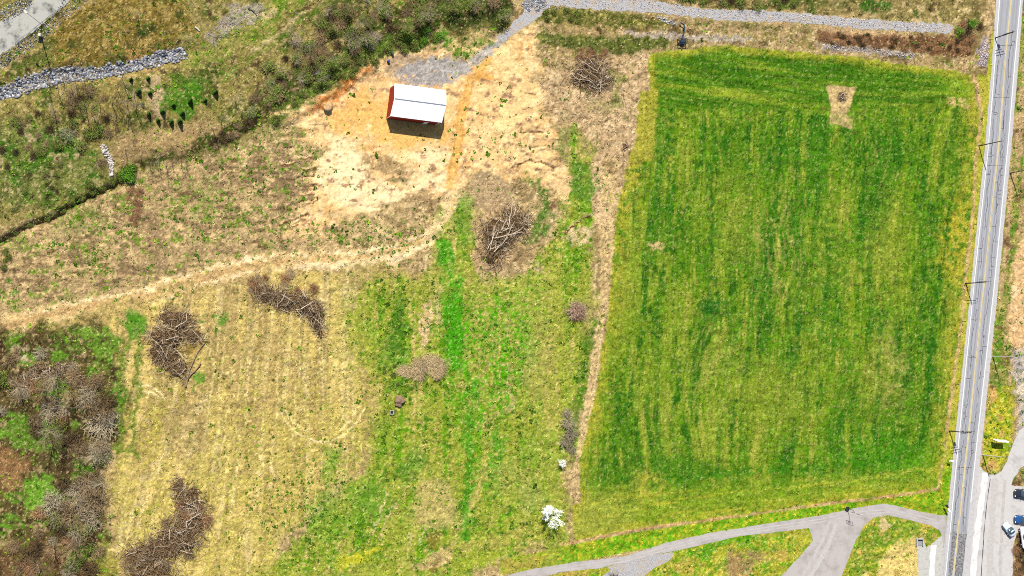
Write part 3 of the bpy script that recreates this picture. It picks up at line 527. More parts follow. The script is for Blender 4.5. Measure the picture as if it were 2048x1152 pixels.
M_log = mat('bleached_log', A(222, 202, 178), .9, .25, 4, rnd=.2)
M_litter = mat('twig_litter', A(100, 78, 50), 1, .8, 1.6, bump=.3)
M_straw = mat('dead_grass', A(232, 204, 154), 1, .3, 2.2, rnd=.1)
M_conif = mat('conifer_green', A(84, 124, 36), .9, .35, 3, rnd=.2)
M_leaf = mat('spring_leaf', A(108, 168, 34), .85, .35, 2.5, rnd=.12)
M_leafD = mat('olive_leaf', A(124, 146, 54), .85, .35, 2.5, rnd=.15)
M_leafP = mat('pale_leaf', A(150, 172, 104), .85, .3, 2.5)
M_bloss = mat('white_blossom', (.74, .74, .70), .85, .12, 3)
M_stone = mat('grey_riprap', (0, 0, 0), .95, .25, 3, attr=True, spec=.2)
M_black = mat('black_plastic', (.012, .012, .014), .5, .1, 5, spec=.4)
M_tyre = mat('tyre_rubber', (.02, .02, .02), .9, .1, 9)
M_rim = mat('alloy_rim', (.4, .4, .42), .35, .05, 9, metal=.8)
M_glass = mat('dark_window_glass', (.03, .045, .06), .08, .05, 5, spec=.8)
M_pblack = mat('black_car_paint', (.012, .014, .02), .25, .05, 5, spec=.6)
M_pblue = mat('blue_car_paint', (.01, .045, .14), .25, .05, 5, spec=.6)
M_psilver = mat('pale_blue_silver_paint', (.32, .40, .46), .35, .05, 5, spec=.6)
M_pwhite = mat('white_vehicle_paint', (.75, .75, .76), .3, .03, 5, spec=.5)
M_lampw = mat('head_lamp_lens', (.6, .62, .62), .15, .05, 5, spec=.8)
M_lampr = mat('tail_lamp_lens', (.3, .01, .01), .2, .05, 5, spec=.8)
M_steel = mat('galvanised_steel', A(150, 156, 160), .5, .1, 6, metal=.3)
M_bluem = mat('dark_blue_painted_steel', A(40, 62, 84), .6, .2, 6)
M_bluep = mat('blue_plastic', A(50, 84, 170), .5, .05, 6)
M_teal = mat('teal_plastic', A(40, 110, 100), .5, .05, 6)
M_orange = mat('orange_rim', A(206, 84, 30), .5, .05, 6)

# ------------------------------------------------------------------ ground sheet
def axis(lo, hi, step, far):
    c = np.arange(lo, hi + step * .5, step)
    o = []; d = step; p = hi
    while p < hi + far:
        d *= 1.28; p += d; o.append(p)
    o = np.array(o); return np.concatenate([(lo - (o - hi))[::-1], c, o])
au = axis(-50, 2098, 2.3, 22000); av = axis(-50, 1202, 2.3, 22000)
GU, GV = np.meshgrid(au, av)
def tiled(fn, U, V):
    return fn(U, V)
gc, grel, ggreen = paint(GU, GV)
gh = height(GU, GV) * 1.0
fl = flat(GU, GV)
fineh = (.16 * (vn(GU / 3.3, GV / 3.3, 180) - .5) + .14 * (vn(GU / 7, GV / 7, 181) - .5) + .16 * (vn(GU / 2.31, GV / 2.31, 182) - .5))
fm_ = sstep(-2, 4, spoly(GU, GV, FIELD))
tt = np.clip((GU - 1200) / 740, 0, 1); uu = GU + (GV - 576) * (.045 + .055 * tt)
rowh = .04 * np.sin(uu * 2 * math.pi / 6.9) * fm_
# rills cut into the clay
rill = np.zeros(GU.shape)
for pts in [[(575,358),(600,354),(628,352)],[(620,372),(632,371)],[(622,380),(634,380)],[(570,460),(595,447),(610,440)],[(1024,334),(1060,322),(1085,326),(1110,338)],[(1130,468),(1150,450),(1165,437),(1180,434)],[(1044,268),(1060,264),(1085,265)],[(1100,350),(1125,360)],[(560,420),(600,405),(640,398)],[(1060,300),(1090,292)]]:
    rill = np.minimum(rill, -.4 * sstep(3.2, .5, dline(GU, GV + 5 * (vn(GU / 8, GV / 8, 183) - .5), pts)))
gz = (gh + fineh * grel * (1 - .45 * fm_) + rowh + rill) * fl
nv_, nu_ = GU.shape
VV = np.stack([X(GU), Y(GV), gz], -1).reshape(-1, 3)
idx = np.arange(nv_ * nu_).reshape(nv_, nu_)
FF = np.stack([idx[1:, :-1], idx[1:, 1:], idx[:-1, 1:], idx[:-1, :-1]], -1).reshape(-1, 4)
ground = link('ground', new_mesh('ground', VV, FF, [M_ground], gc.reshape(-1, 3), smooth=True)); tag(ground, kind='structure')

# ------------------------------------------------------------------ pavement sheets
def densify(P, step=10, jit=0.0, seed=0):
    r = random.Random(seed); o = []
    for i in range(len(P)):
        a, b = P[i], P[(i + 1) % len(P)]; L = math.hypot(b[0] - a[0], b[1] - a[1]); n = max(1, int(L / step))
        if L > 300: n = 1
        for k in range(n):
            t = k / n; x = a[0] + (b[0] - a[0]) * t; y = a[1] + (b[1] - a[1]) * t
            if jit and n > 0: x += r.uniform(-jit, jit); y += r.uniform(-jit, jit)
            o.append((x, y))
    return o
def sheet(name, P, z, m, thick=.05, jit=0.0, step=8, kind='structure', parent=None):
    P = densify(P, step, jit, len(name))
    bm = bmesh.new(); vs = [bm.verts.new((X(u), Y(v), z)) for u, v in P]
    f = bm.faces.new(vs); bmesh.ops.recalc_face_normals(bm, faces=[f])
    if f.normal.z < 0: f.normal_flip()
    r = bmesh.ops.extrude_face_region(bm, geom=[f]); ev = [e for e in r['geom'] if isinstance(e, bmesh.types.BMVert)]
    for v in ev: v.co.z += 0
    for v in vs: v.co.z -= thick
    bmesh.ops.triangulate(bm, faces=bm.faces[:])
    me = bpy.data.meshes.new(name); bm.to_mesh(me); bm.free(); me.materials.append(m)
    o = link(name, me, parent)
    if kind: tag(o, kind=kind)
    return o
sheet('driveway', DRIVE, .040, M_drive, jit=.7)
sheet('gravel_branch', BRANCH, .034, M_gravel, jit=1.6)
sheet('parking_lot', LOT, .028, M_lot, jit=.8)
sheet('side_apron', LANEW, .024, M_concrete, jit=1)
sheet('gravel_track', GTOP, .030, M_gravel, jit=2.8, step=4)
sheet('pavement', PATHTL, .030, M_pathtl, jit=2.5, step=6)
road = sheet('road', ROAD, .060, M_should, jit=.5)
def interp(tab, v):
    for (a, b) in zip(tab[:-1], tab[1:]):
        if a[1] <= v <= b[1]: return a[0] + (b[0] - a[0]) * (v - a[1]) / (b[1] - a[1])
    return tab[-1][0] if v > tab[-1][1] else tab[0][0]
LL = [(2012,-500),(1998,0),(1989,120),(1976,288),(1946,576),(1918,864),(1890,1152),(1876,1300)]
LR = [(2052,-500),(2041,0),(2030,120),(2016,288),(1988,576),(1956,864),(1926,1152),(1911,1300)]
LC = [(2034,-500),(2022,0),(2010,120),(1997,288),(1967,576),(1937,864),(1906,1152),(1892,1300)]
def strip(name, tab0, o0, tab1, o1, z, m, v0=-500, v1=1300, step=8, jit=0, kind='structure', parent=None, seed=0):
    r = random.Random(seed + 5); vs = np.arange(v0, v1 + .1, step); V = []; 
    for v in vs:
        V.append((X(interp(tab0, v) + o0 + r.uniform(-jit, jit)), Y(v), z)); V.append((X(interp(tab1, v) + o1 + r.uniform(-jit, jit)), Y(v), z))
    n = len(vs); F = [(2 * i, 2 * i + 2, 2 * i + 3, 2 * i + 1) for i in range(n - 1)]
    o = link(name, new_mesh(name, V, F, [m]), parent)
    if kind: tag(o, kind=kind)
    return o
strip('road_surface', LL, 2.0, LR, -1.5, .064, M_asph)
for t, a in ((LL, 5.0), (LC, -7.5), (LC, 5.0), (LR, -8.0)):
    strip('wheel_track', t, a, t, a + 3.4, .068, M_track, jit=.5, seed=int(a * 7))
strip('speckled_patch', LL, 6.0, LC, -2.0, .072, M_patch, 1062, 1300, jit=1.0); strip('speckled_patch', LC, 3.0, LR, -2.0, .072, M_patch, 1068, 1300, jit=1.0, seed=3)
strip('white_edge_line', LL, 0.0, LL, 1.6, .076, M_white); strip('white_edge_line', LR, -1.2, LR, .4, .076, M_white, -500, 1010)
strip('yellow_centre_line', LC, -1.3, LC, -.35, .076, M_yellow); strip('yellow_centre_line', LC, .35, LC, 1.3, .076, M_yellow)
# tar cracks down each lane, cross cracks between
P0, P1 = [], []
rc = random.Random(4)
def crack(pts):
    for a, b in zip(pts[:-1], pts[1:]): P0.append(a); P1.append(b)
for tab, off, a, b in ((LL, 9, 120, 1062), (LR, -11, 60, 1066), (LC, 6, 230, 420)):
    v = a; o = off; pts = []
    while v < b:
        pts.append((interp(tab, v) + o, v)); v += rc.uniform(2, 6); o = off + max(-2.5, min(2.5, (o - off) + rc.uniform(-1.3, 1.3)))
        if rc.random() < .04 and len(pts) > 1: crack(pts); pts = []; v += rc.uniform(4, 14)
        if rc.random() < .10:
            s = rc.choice((-1, 1)); L = rc.uniform(3, 9); crack([(interp(tab, v) + o, v), (interp(tab, v) + o + s * L * .5, v + rc.uniform(-2, 2)), (interp(tab, v) + o + s * L, v + rc.uniform(-2, 2))])
    if len(pts) > 1: crack(pts)
for v in (91, 195, 331, 350, 935, 757, 640, 714, 810, 868):
    u = interp(LL, v) + 2; e = interp(LR, v) - 2; pts = []
    e = e if v in (91, 195, 331, 935) else u + (e - u) * .42
    while u < e: pts.append((u, v + rc.uniform(-1, 1))); u += rc.uniform(3, 7)
    crack(pts)
V = []; F = []
for a, b in zip(P0, P1):
    d = np.array([b[0] - a[0], b[1] - a[1]]); L = np.linalg.norm(d) + 1e-6; n = np.array([-d[1], d[0]]) / L * rc.uniform(.28, .5)
    k = len(V)
    for p in ((a[0] + n[0], a[1] + n[1]), (a[0] - n[0], a[1] - n[1]), (b[0] - n[0], b[1] - n[1]), (b[0] + n[0], b[1] + n[1])): V.append((X(p[0]), Y(p[1]), .0745))
    F.append((k, k + 1, k + 2, k + 3))
cr = link('cracks', new_mesh('cracks', V, F, [M_crack]), road); tag(cr, kind='stuff')
# thin dark line along the car park
LJ = [(1980,958),(1974,1000),(1968,1060),(1962,1152),(1958,1300)]
strip('pavement_line', LJ, -.5, LJ, .8, .034, M_crack, 958, 1300, jit=.4)
LJ2 = [(1968,950),(1960,1010),(1950,1080),(1944,1152),(1938,1300)]
M_lotw = mat('bleached_concrete', A(232, 230, 228), .95, .08, 3, dirt=(A(204,200,198), .5, .5, .7))
strip('bleached_strip', LJ2, -4, LJ2, 8, .032, M_lotw, 945, 1300, jit=1.2)
LJ3 = [(1868,1078),(1864,1100),(1862,1152),(1860,1300)]
strip('bleached_strip', LJ3, -4, LJ3, 7, .030, M_lotw, 1090, 1300, jit=1.2)

DL = [(1110,1140),(1250,1120),(1340,1094),(1420,1074),(1536,1057),(1640,1041),(1720,1026),(1780,1021),(1880,1045)]
M_drive2 = mat('worn_wheel_path', A(198, 192, 188), .95, .08, 5, spec=.1, dirt=(A(176,170,166), .8, .45, .7)); M_dustd = mat('dusty_patch', A(196, 191, 187), 1, .14, 2, spec=.05)
def ribbon(name, pts, off, hw, z, m, jit=.35, seed=1):
    r = random.Random(seed); V = []; n = 0
    for i in range(len(pts) - 1):
        a, b = pts[i], pts[i + 1]; L = math.hypot(b[0] - a[0], b[1] - a[1]); nx, ny = -(b[1] - a[1]) / L, (b[0] - a[0]) / L; k = max(1, int(L / 8))
        for j in range(k + (i == len(pts) - 2)):
            t = j / k; x = a[0] + (b[0] - a[0]) * t + nx * off; y = a[1] + (b[1] - a[1]) * t + ny * off
            for sgn in (-1, 1): q = hw + r.uniform(-jit, jit); V.append((X(x + sgn * nx * q), Y(y + sgn * ny * q), z))
            n += 1
    F = [(2 * i, 2 * i + 1, 2 * i + 3, 2 * i + 2) for i in range(n - 1)]
    return tag(link(name, new_mesh(name, V, F, [m])), kind='structure')
ribbon('wheel_path', DL, -2.6, 1.3, .044, M_drive2); ribbon('wheel_path', DL, 3.0, 1.3, .044, M_drive2, seed=2)
ribbon('wheel_path', [(1668,1045),(1655,1080),(1640,1110),(1615,1152),(1560,1240)], -5, 4, .044, M_dustd, 1.2, 3); ribbon('wheel_path', [(1668,1045),(1655,1080),(1640,1110),(1615,1152),(1560,1240)], 9, 3, .044, M_drive2, 1.2, 4)
ribbon('wheel_path', [(1990,960),(1984,1040),(1978,1152),(1974,1290)], 0, 6, .032, M_dustd, 2, 5); ribbon('wheel_path', [(2010,960),(2004,1040),(2000,1152),(1998,1290)], 0, 3, .032, M_drive2, 1, 6)
# ------------------------------------------------------------------ barn
def make_barn():
    u, v = 826, 213
    L, D, H, R = 11.9, 7.4, 4.1, 1.55       # length, depth, eave, rise
    rz = -math.atan2(13, 99.5)
    t = link('barn', None, None, (X(u), Y(v), 0.0), (0, 0, rz)); tag(t, 'small red barn with white metal gable roof on bare sandy ground', 'barn')
    # gable walls (solid prisms) with seams built as battens
    for s in (-1, 1):
        x = s * (L / 2); th = .12
        pr = [(-D / 2, .0), (D / 2, .0), (D / 2, H), (0, H + R), (-D / 2, H)]
        Vv = [(x - th / 2, a, b) for a, b in pr] + [(x + th / 2, a, b) for a, b in pr]
        bm = bmesh.new(); q = [bm.verts.new(p) for p in Vv]
        bm.faces.new(q[:5]); bm.faces.new(q[5:][::-1])
        for i in range(5): bm.faces.new((q[i], q[5 + i], q[5 + (i + 1) % 5], q[(i + 1) % 5]))
        bmesh.ops.recalc_face_normals(bm, faces=bm.faces[:])
        me = bpy.data.meshes.new('gable_wall'); bm.to_mesh(me); bm.free(); me.materials.append(M_red); g = link('gable_wall', me, t)
        parts = []
        for k in range(1, 18):
            y = -D / 2 + D * k / 18; hh = H + R * (1 - abs(y) / (D / 2)) - .12
            parts.append(boxvf(x + s * (th / 2 + .012), y, hh / 2 + .05, .024, .04, hh - .1))
        o = link('wall_rib', new_mesh('wall_rib', *join(*parts), [M_red]), g); o['kind'] = 'stuff'
    for s in (-1, 1):
        y = s * (D / 2 - .06)
        V_, F_ = boxvf(0, y, H / 2, L - .13, .12, H); g = link('side_wall', new_mesh('side_wall', V_, F_, [M_red]), t)
        parts = [boxvf(-L / 2 + L * k / 30, y + s * .072, H / 2, .04, .024, H - .1) for k in range(1, 30)]
        o = link('wall_rib', new_mesh('wall_rib', *join(*parts), [M_red]), g); o['kind'] = 'stuff'
        for s2 in (-1, 1): link('corner_trim', new_mesh('corner_trim', *boxvf(s2 * (L / 2 - .02), y + s * .085, H / 2, .16, .05, H), [M_trim]), t)
    # big sliding door in right gable, small door in long wall
    dr = bevel_box('sliding_door', L / 2 + .11, .3, 1.6, .05, 3.2, 3.1, M_trim, t, .01, 1)
    dn = bevel_box('door', 3.2, -D / 2 - .06, 1.05, .95, .05, 2.05, M_trim, t, .01, 1); bevel_box('handle', 3.55, -D / 2 - .1, 1.05, .05, .05, .12, M_steel, dn, .01, 1)
    # roof slopes of separate metal sheets
    oh, og = .12, .08; run = D / 2 + oh; slope = R / (D / 2); drop = oh * slope
    n = 14; wdt = (L + 2 * og) / n
    for s in (-1, 1):
        length = math.hypot(run, run * slope); a = math.atan2(run * slope, run)
        bm = bmesh.new(); prof = []
        for k in range(3): prof += [(k * wdt / 3, 0), (k * wdt / 3 + .03, .035), (k * wdt / 3 + .07, .035), (k * wdt / 3 + .10, 0)]
        prof.append((wdt - .006, 0))
        r0 = [bm.verts.new((p[0], 0, p[1])) for p in prof]; r1 = [bm.verts.new((p[0], length, p[1])) for p in prof]
        r2 = [bm.verts.new((p[0], 0, p[1] - .02)) for p in prof]; r3 = [bm.verts.new((p[0], length, p[1] - .02)) for p in prof]
        for i in range(len(prof) - 1):
            bm.faces.new((r0[i], r0[i + 1], r1[i + 1], r1[i])); bm.faces.new((r2[i], r3[i], r3[i + 1], r2[i + 1]))
            bm.faces.new((r0[i], r2[i], r2[i + 1], r0[i + 1])); bm.faces.new((r1[i], r1[i + 1], r3[i + 1], r3[i]))
        bmesh.ops.recalc_face_normals(bm, faces=bm.faces[:])
        # orient: y axis runs from the eave up to the ridge
        me = bpy.data.meshes.new('roof_panel'); bm.to_mesh(me); bm.free(); me.materials.append(M_roof)
        for k in range(n):
            o = link('roof_panel', me, t)
            if s < 0:
                o.location = (-L / 2 - og + k * wdt, -run, H - drop + .04); o.rotation_euler = (a, 0, 0)
            else:
                o.location = (-L / 2 - og + (k + 1) * wdt, run, H - drop + .04); o.rotation_euler = (a, 0, math.pi)
    # ridge cap in two slopes
    bm = bmesh.new(); zt = H + R + .12; x0, x1 = -L / 2 - og - .02, L / 2 + og + .02
    a_ = [bm.verts.new(p) for p in ((x0, -.13, zt - .13 * slope), (x0, 0, zt), (x0, .13, zt - .13 * slope), (x1, -.13, zt - .13 * slope), (x1, 0, zt), (x1, .13, zt - .13 * slope))]
    bm.faces.new((a_[0], a_[3], a_[4], a_[1])); bm.faces.new((a_[1], a_[4], a_[5], a_[2]))
    bmesh.ops.solidify(bm, geom=bm.faces[:], thickness=.03)
    me = bpy.data.meshes.new('ridge_cap'); bm.to_mesh(me); bm.free(); me.materials.append(M_ridge); link('ridge_cap', me, t)
    # rake boards and fascia
    for sx in (-1, 1):
        for sy in (-1, 1):
            p0 = np.array([[sx * (L / 2 + og + .05), sy * (run + .02), H - drop - .03]]); p1 = np.array([[sx * (L / 2 + og + .05), 0, H + R - .0]])
            V_, F_ = tubes(p0, p1, .11, .11, 4); link('rake_board', new_mesh('rake_board', V_, F_, [M_trim]), t)
    for sy in (-1, 1):
        V_, F_ = boxvf(0, sy * (run + .03), H - drop - .04, L + 2 * og, .05, .16); link('fascia', new_mesh('fascia', V_, F_, [M_trim]), t)
make_barn()

# ------------------------------------------------------------------ plants: shared meshes
def branching(seed, height, spread, levels=3, n0=7, trunk_r=.06, lean=0.0, up=.6, multi=1):
    r = np.random.default_rng(seed); P0, P1, R0, R1 = [], [], [], []; tr = []
    for st in range(multi):
        base = np.array([r.normal() * .08 * multi, r.normal() * .08 * multi, -.15]) if multi > 1 else np.array([0, 0, -.15])
        d = np.array([r.normal() * .08, r.normal() * .08, 1.0]) if multi == 1 else np.array([r.normal() * .5, r.normal() * .5, 1.0])
        d /= np.linalg.norm(d); p = base; rad = trunk_r; nseg = 5; segs = []
        hh = height * (1 if multi == 1 else r.uniform(.6, 1))
        for k in range(nseg):
            q = p + d * hh / nseg; r1 = rad * (.82 if k < nseg - 1 else .3)
            tr.append((p, q, rad, r1)); segs.append((p, q, rad)); p = q; rad = r1
            d = d + r.normal(size=3) * [.12, .12, .03]; d /= np.linalg.norm(d)
        def grow(p, d, L, rad, lev):
            n = 2; a = p
            for k in range(n):
                b = a + d * L / n; P0.append(a); P1.append(b); R0.append(rad * (1 - .3 * k)); R1.append(rad * (1 - .3 * (k + 1)) if lev else rad * (.6 - .4 * k)); 
                if lev > 0:
                    for j in range(2 + (k == n - 1)):
                        dd = d + r.normal(size=3) * .55; dd[2] += up * .2; dd /= np.linalg.norm(dd); grow(b if j else (a + b) / 2, dd, L * r.uniform(.45, .7), rad * .5, lev - 1)
                a = b; d = d + r.normal(size=3) * .15; d /= np.linalg.norm(d)
        for k in range(n0):
            i = min(len(segs) - 1, int(len(segs) * (.25 + .75 * r.random()))); a, b, ra = segs[i]; f = r.random(); st_ = a + (b - a) * f
            an = r.random() * 6.283; dd = np.array([math.cos(an), math.sin(an), up * r.uniform(.5, 1.5)]); dd /= np.linalg.norm(dd)
            grow(st_, dd, spread * r.uniform(.6, 1.05), ra * .5, levels - 1)
    tV, tF = tubes([a for a, b, c, d in tr], [b for a, b, c, d in tr], [c for a, b, c, d in tr], [d for a, b, c, d in tr], 5)
    bV, bF = tubes(P0, P1, R0, R1, 3)
    ends = np.array(P1)
    return (tV, tF), (bV, bF), ends
def bush_twigs(seed, n, rad, h, r0=.02, curl=.4):
    """dense bare shrub: arching stems with side twigs"""
    r = np.random.default_rng(seed); P0, P1, R0, R1 = [], [], [], []
    for i in range(n):
        an = r.random() * 6.283; el = math.acos(1 - r.random() * .95); L = r.uniform(.65, 1.05)
        end = np.array([math.cos(an) * math.sin(el) * rad, math.sin(an) * math.sin(el) * rad, max(.1, math.cos(el)) * h]) * L
        st = np.array([r.normal() * rad * .12, r.normal() * rad * .12, 0]); mid = (st + end) / 2 + r.normal(size=3) * rad * .07 + [0, 0, curl * h * .15]
        P0 += [st, mid]; P1 += [mid, end]; R0 += [r0, r0 * .7]; R1 += [r0 * .7, r0 * .3]
        for k in range(3):
            a = mid + (end - mid) * r.random(); P0.append(a); P1.append(a + r.normal(size=3) * rad * .16 + [0, 0, h * .08]); R0.append(r0 * .5); R1.append(r0 * .25)
    return tubes(P0, P1, R0, R1, 3)

def twig_color(V, lo, hi, seed): pass
SHR = [new_mesh('twigs', *bush_twigs(100 + i, 85, 1.0, .9, .024), [M_bark]) for i in range(4)]
SHRG = [new_mesh('twigs', *bush_twigs(110 + i, 85, 1.0, .9, .022), [M_barkG]) for i in range(3)]
SHRR = [new_mesh('twigs', *bush_twigs(120 + i, 110, 1.0, .9, .022), [M_barkR]) for i in range(3)]
M_barkP = mat('pinkish_twigs', A(226, 190, 164), .95, .25, 2.5)
SHRP = [new_mesh('twigs', *bush_twigs(160, 170, 1.0, .9, .018), [M_barkP])]
SHRD = [new_mesh('twigs', *bush_twigs(130 + i, 95, 1.0, .9, .024), [M_barkD]) for i in range(3)]
SHRS = [new_mesh('stalks', *bush_twigs(140 + i, 260, 1.0, .55, .024), [M_straw]) for i in range(3)]
def leafball(seed, n, size, m, name='leaves', ry=1.0, zc=.5, hz=.5, shell=.55):
    r = np.random.default_rng(seed); cl = r.normal(size=(16, 3)); cl /= np.linalg.norm(cl, axis=1, keepdims=True); cl *= r.uniform(.25, .75, (16, 1))
    k = r.integers(0, 16, n); p = cl[k] + r.normal(size=(n, 3)) * .2; p[:, 2] = p[:, 2] * hz + zc; p[:, 2] = np.maximum(p[:, 2], .03)
    return new_mesh(name, *cards(p, r.uniform(.6, 1.4, n) * size, r), [m])
LEAFY = [leafball(200 + i, 650, .06, M_leaf) for i in range(3)]
LEAFO = [leafball(210 + i, 420, .06, M_leafD) for i in range(3)]
LEAFP = [leafball(220 + i, 420, .05, M_leafP) for i in range(1)]
# bare trees
BARE = []
for i in range(5):
    (tv, tf), (bv, bf), _ = branching(300 + i, 5.2, 1.3, 3, 9, .085, multi=1, up=.9)
    BARE.append((new_mesh('trunk', tv, tf, [M_barkD if i < 3 else M_barkG]), new_mesh('crown', bv, bf, [M_bark if i < 3 else M_barkG])))
BIG = []
for i in range(4):
    (tv, tf), (bv, bf), en = branching(320 + i, 6.0, 2.6, 3, 16, .15, multi=1, up=.8)
    BIG.append((new_mesh('trunk', tv, tf, [M_bark]), new_mesh('crown', bv, bf, [M_bark if i % 2 else M_barkG]), en))

UVZ = lambda u, v: float(ground_z(u, v)[0])
def shrub(name, label, cat, u, v, sx, sy, sz, meshes, seed, group=None, leaf=None, part='twigs', lpart='leaves', leafsc=1.0):
    r = random.Random(seed); t = link(name, None, None, (X(u), Y(v), UVZ(u, v) - .03), (0, 0, r.uniform(0, 6.28))); tag(t, label, cat, group)
    if meshes is not None: link(part, r.choice(meshes), t, scale=(sx, sy, sz))
    if leaf is not None: link(lpart, r.choice(leaf), t, scale=(sx * leafsc, sy * leafsc, sz * leafsc), rot=(0, 0, r.uniform(0, 6.28)))
    return t
def tree(label, u, v, sc, seed, group=None, lib=None, sz=1.0, name='bare_tree', tilt=(0, 0)):
    r = random.Random(seed); k = r.randrange(len(lib)); t = link(name, None, None, (X(u), Y(v), UVZ(u, v) - .05), (tilt[0], tilt[1], r.uniform(0, 6.28))); tag(t, label, 'tree', group)
    link('trunk', lib[k][0], t, scale=(sc, sc, sc * sz)); link('crown', lib[k][1], t, scale=(sc, sc, sc * sz)); return t

# --- row of small planted conifers
r = np.random.default_rng(5); n = 1500
th = r.random(n) * 6.283; z = r.random(n) ** 1.2; rad = (1 - z) ** .75 * (.62 + .38 * r.random(n)); rad = np.where(z < .08, rad * .8, rad)
Pc = np.stack([np.cos(th) * rad * .5, np.sin(th) * rad * .5, .12 + z * 1.95], 1)
V_, F_ = cards(Pc, r.uniform(.04, .10, n), r, up=.2, elong=1.5); conf = new_mesh('foliage', V_, F_, [M_conif])
V_, F_ = tubes([(0, 0, -.1)], [(0, 0, 1.9)], [.06], [.015], 6); conft = new_mesh('trunk', V_, F_, [M_barkD])
cl = ['leftmost in the top row by the riprap','right of the topmost left one, by the riprap','second down on the left side','beside the bare soil patch, upper middle','on the left edge, halfway down','on the lower left edge of the bare patch','lower left, largest at the bottom','just above the bottom row','middle of the bottom row','right end of the bottom row','in the middle of the green patch','lower right part of the green patch','right edge of the green patch','second from the right, alone','rightmost of all, near the track']
for i, (u, v) in enumerate([(262,160),(296,157),(276,183),(300,187),(285,209),(297,228),(316,241),(325,223),(342,243),(360,243),(347,211),(364,227),(380,203),(410,201),(430,186)]):
    t = thing('conifer', 'small dark green planted conifer, ' + cl[i], 'tree', u, v, random.uniform(0, 6), 'small planted conifers below the riprap', sc=random.uniform(.85, 1.2))
    hk = random.uniform(.8, 1.15); link('trunk', conft, t, scale=(1, 1, hk)); fo = link('foliage', conf, t, scale=(random.uniform(1.0, 1.5), random.uniform(1.0, 1.5), hk)); fo.rotation_euler = (random.uniform(-.08, .08), random.uniform(-.08, .08), random.uniform(0, 6))

# --- blossom trees
for (u, v, sc, seed, lab) in [(1092,1024,1.25,1,'larger white blossoming tree near the lower end of the field path'),(1121,925,.48,2,'small white blossoming tree just below the grey bare shrubs')]:
    (tv, tf), (bv, bf), en = branching(400 + seed, 3.0, 1.6, 3, 12, .1, up=.6)
    t = thing('blossom_tree', lab, 'tree', u, v, 0, sc=sc); rr_ = np.random.default_rng(seed)
    link('trunk', new_mesh('trunk', tv, tf, [M_barkD]), t); link('crown', new_mesh('crown', bv, bf, [M_barkG]), t)
    k = rr_.integers(0, len(en), 3600); p = en[k] + rr_.normal(size=(3600, 3)) * .11
    link('blossom', new_mesh('blossom', *cards(p, rr_.uniform(.035, .085, 3600), rr_), [M_bloss]), t)

# --- single shrubs that stand out
shrub('leafy_bush', 'bright green leafy bush at the end of the stone gully', 'bush', 256, 347, 2.9, 2.6, 2.2, SHRD, 1, leaf=LEAFY)
for q, (a, b) in enumerate([(244,352),(266,338),(262,356)]): shrub('leafy_bush', ['low green bush on the left flank of the bright gully bush','low green bush above the bright gully bush','low green bush below the bright gully bush'][q], 'bush', a, b, 1.5, 1.4, 1.4, SHRD, 20 + q, leaf=LEAFY)
shrub('pale_bush', 'pale sage green bush among dark scrub on the left slope', 'bush', 133, 268, 1.9, 2.6, 2.4, SHRG, 3, leaf=LEAFP)
shrub('bare_shrub', 'round pinkish brown bare shrub standing alone left of the field path', 'shrub', 1151, 622, 3.1, 3.3, 2.6, SHRP, 4); shrub('bare_shrub', 'dense dark core shrub inside the lone pinkish shrub clump', 'shrub', 1154, 630, 1.9, 1.9, 1.6, SHRR, 14)
for q, (a, b, s, lab) in enumerate([(1131,826,1.6,'topmost grey bare shrub of the row beside the path'),(1133,846,2.2,'large grey bare shrub in the middle of the row by the path'),(1140,868,2.2,'lower grey bare shrub of the row by the path'),(1130,884,2.0,'dark grey bare shrub just above the small blossom tree'),(1141,900,1.6,'lowest grey bare shrub on the right by the path')]):
    shrub('bare_shrub', lab, 'shrub', a, b, s, s, s * 1.1, SHRG, 30 + q)
# dry grass hummock
for q, (a, b, s, lab) in enumerate([(862,728,4.2,'largest tan tussock on the dry grass mound'),(835,738,3.6,'middle tan tussock on the dry grass mound'),(812,742,2.8,'left tan tussock on the dry grass mound'),(875,745,2.6,'right tan tussock on the dry grass mound')]):
    shrub('dry_tussock', lab, 'grass tussock', a, b, s, s * .7, 1.0, SHRS, 50 + q, part='stalks')

# --- scattered thickets
def scatter(poly, n, seed, mind=8):
    r = random.Random(seed); us = [p[0] for p in poly]; vs = [p[1] for p in poly]; out = []; tries = 0
    while len(out) < n and tries < n * 60:
        tries += 1; u = r.uniform(min(us), max(us)); v = r.uniform(min(vs), max(vs))
        if spoly(np.array([u]), np.array([v]), poly)[0] < 0: continue
        if any((u - a) ** 2 + (v - b) ** 2 < mind * mind for a, b in out): continue
        out.append((u, v))
    return out
def thicket(poly, n, seed, libs, smin, smax, label, group, name='bare_shrub', leafp=0.0, leaf=None, mind=9, flat_=.8):
    r = random.Random(seed + 1)
    for i, (u, v) in enumerate(scatter(poly, n, seed, mind)):
        s = r.uniform(smin, smax); shrub(name, label, 'shrub', u, v, s, s * r.uniform(.8, 1.1), s * flat_, r.choice(libs), seed * 97 + i, group, leaf=leaf if r.random() < leafp else None)
thicket([(540,130),(600,60),(660,10),(720,-20),(860,-20),(1000,-10),(1000,20),(880,34),(820,70),(740,96),(660,146),(590,190),(545,215),(500,230),(480,210)], 62, 1, [SHR, SHRD, SHRG, SHR], 1.3, 2.4, 'bare brown shrub in the long hedge running up to the top edge', 'bare shrubs of the diagonal hedge', leafp=.38, leaf=LEAFO, mind=11)
thicket([(700,128),(760,95),(790,70),(850,45),(880,80),(830,96),(760,118),(640,190),(560,238),(520,250),(560,215)], 26, 2, [SHRD], .9, 1.6, 'low green leafy shrub along the lower edge of the hedge', 'green shrubs along the hedge foot', 'leafy_shrub', 1, LEAFO + LEAFY[:1], 10)
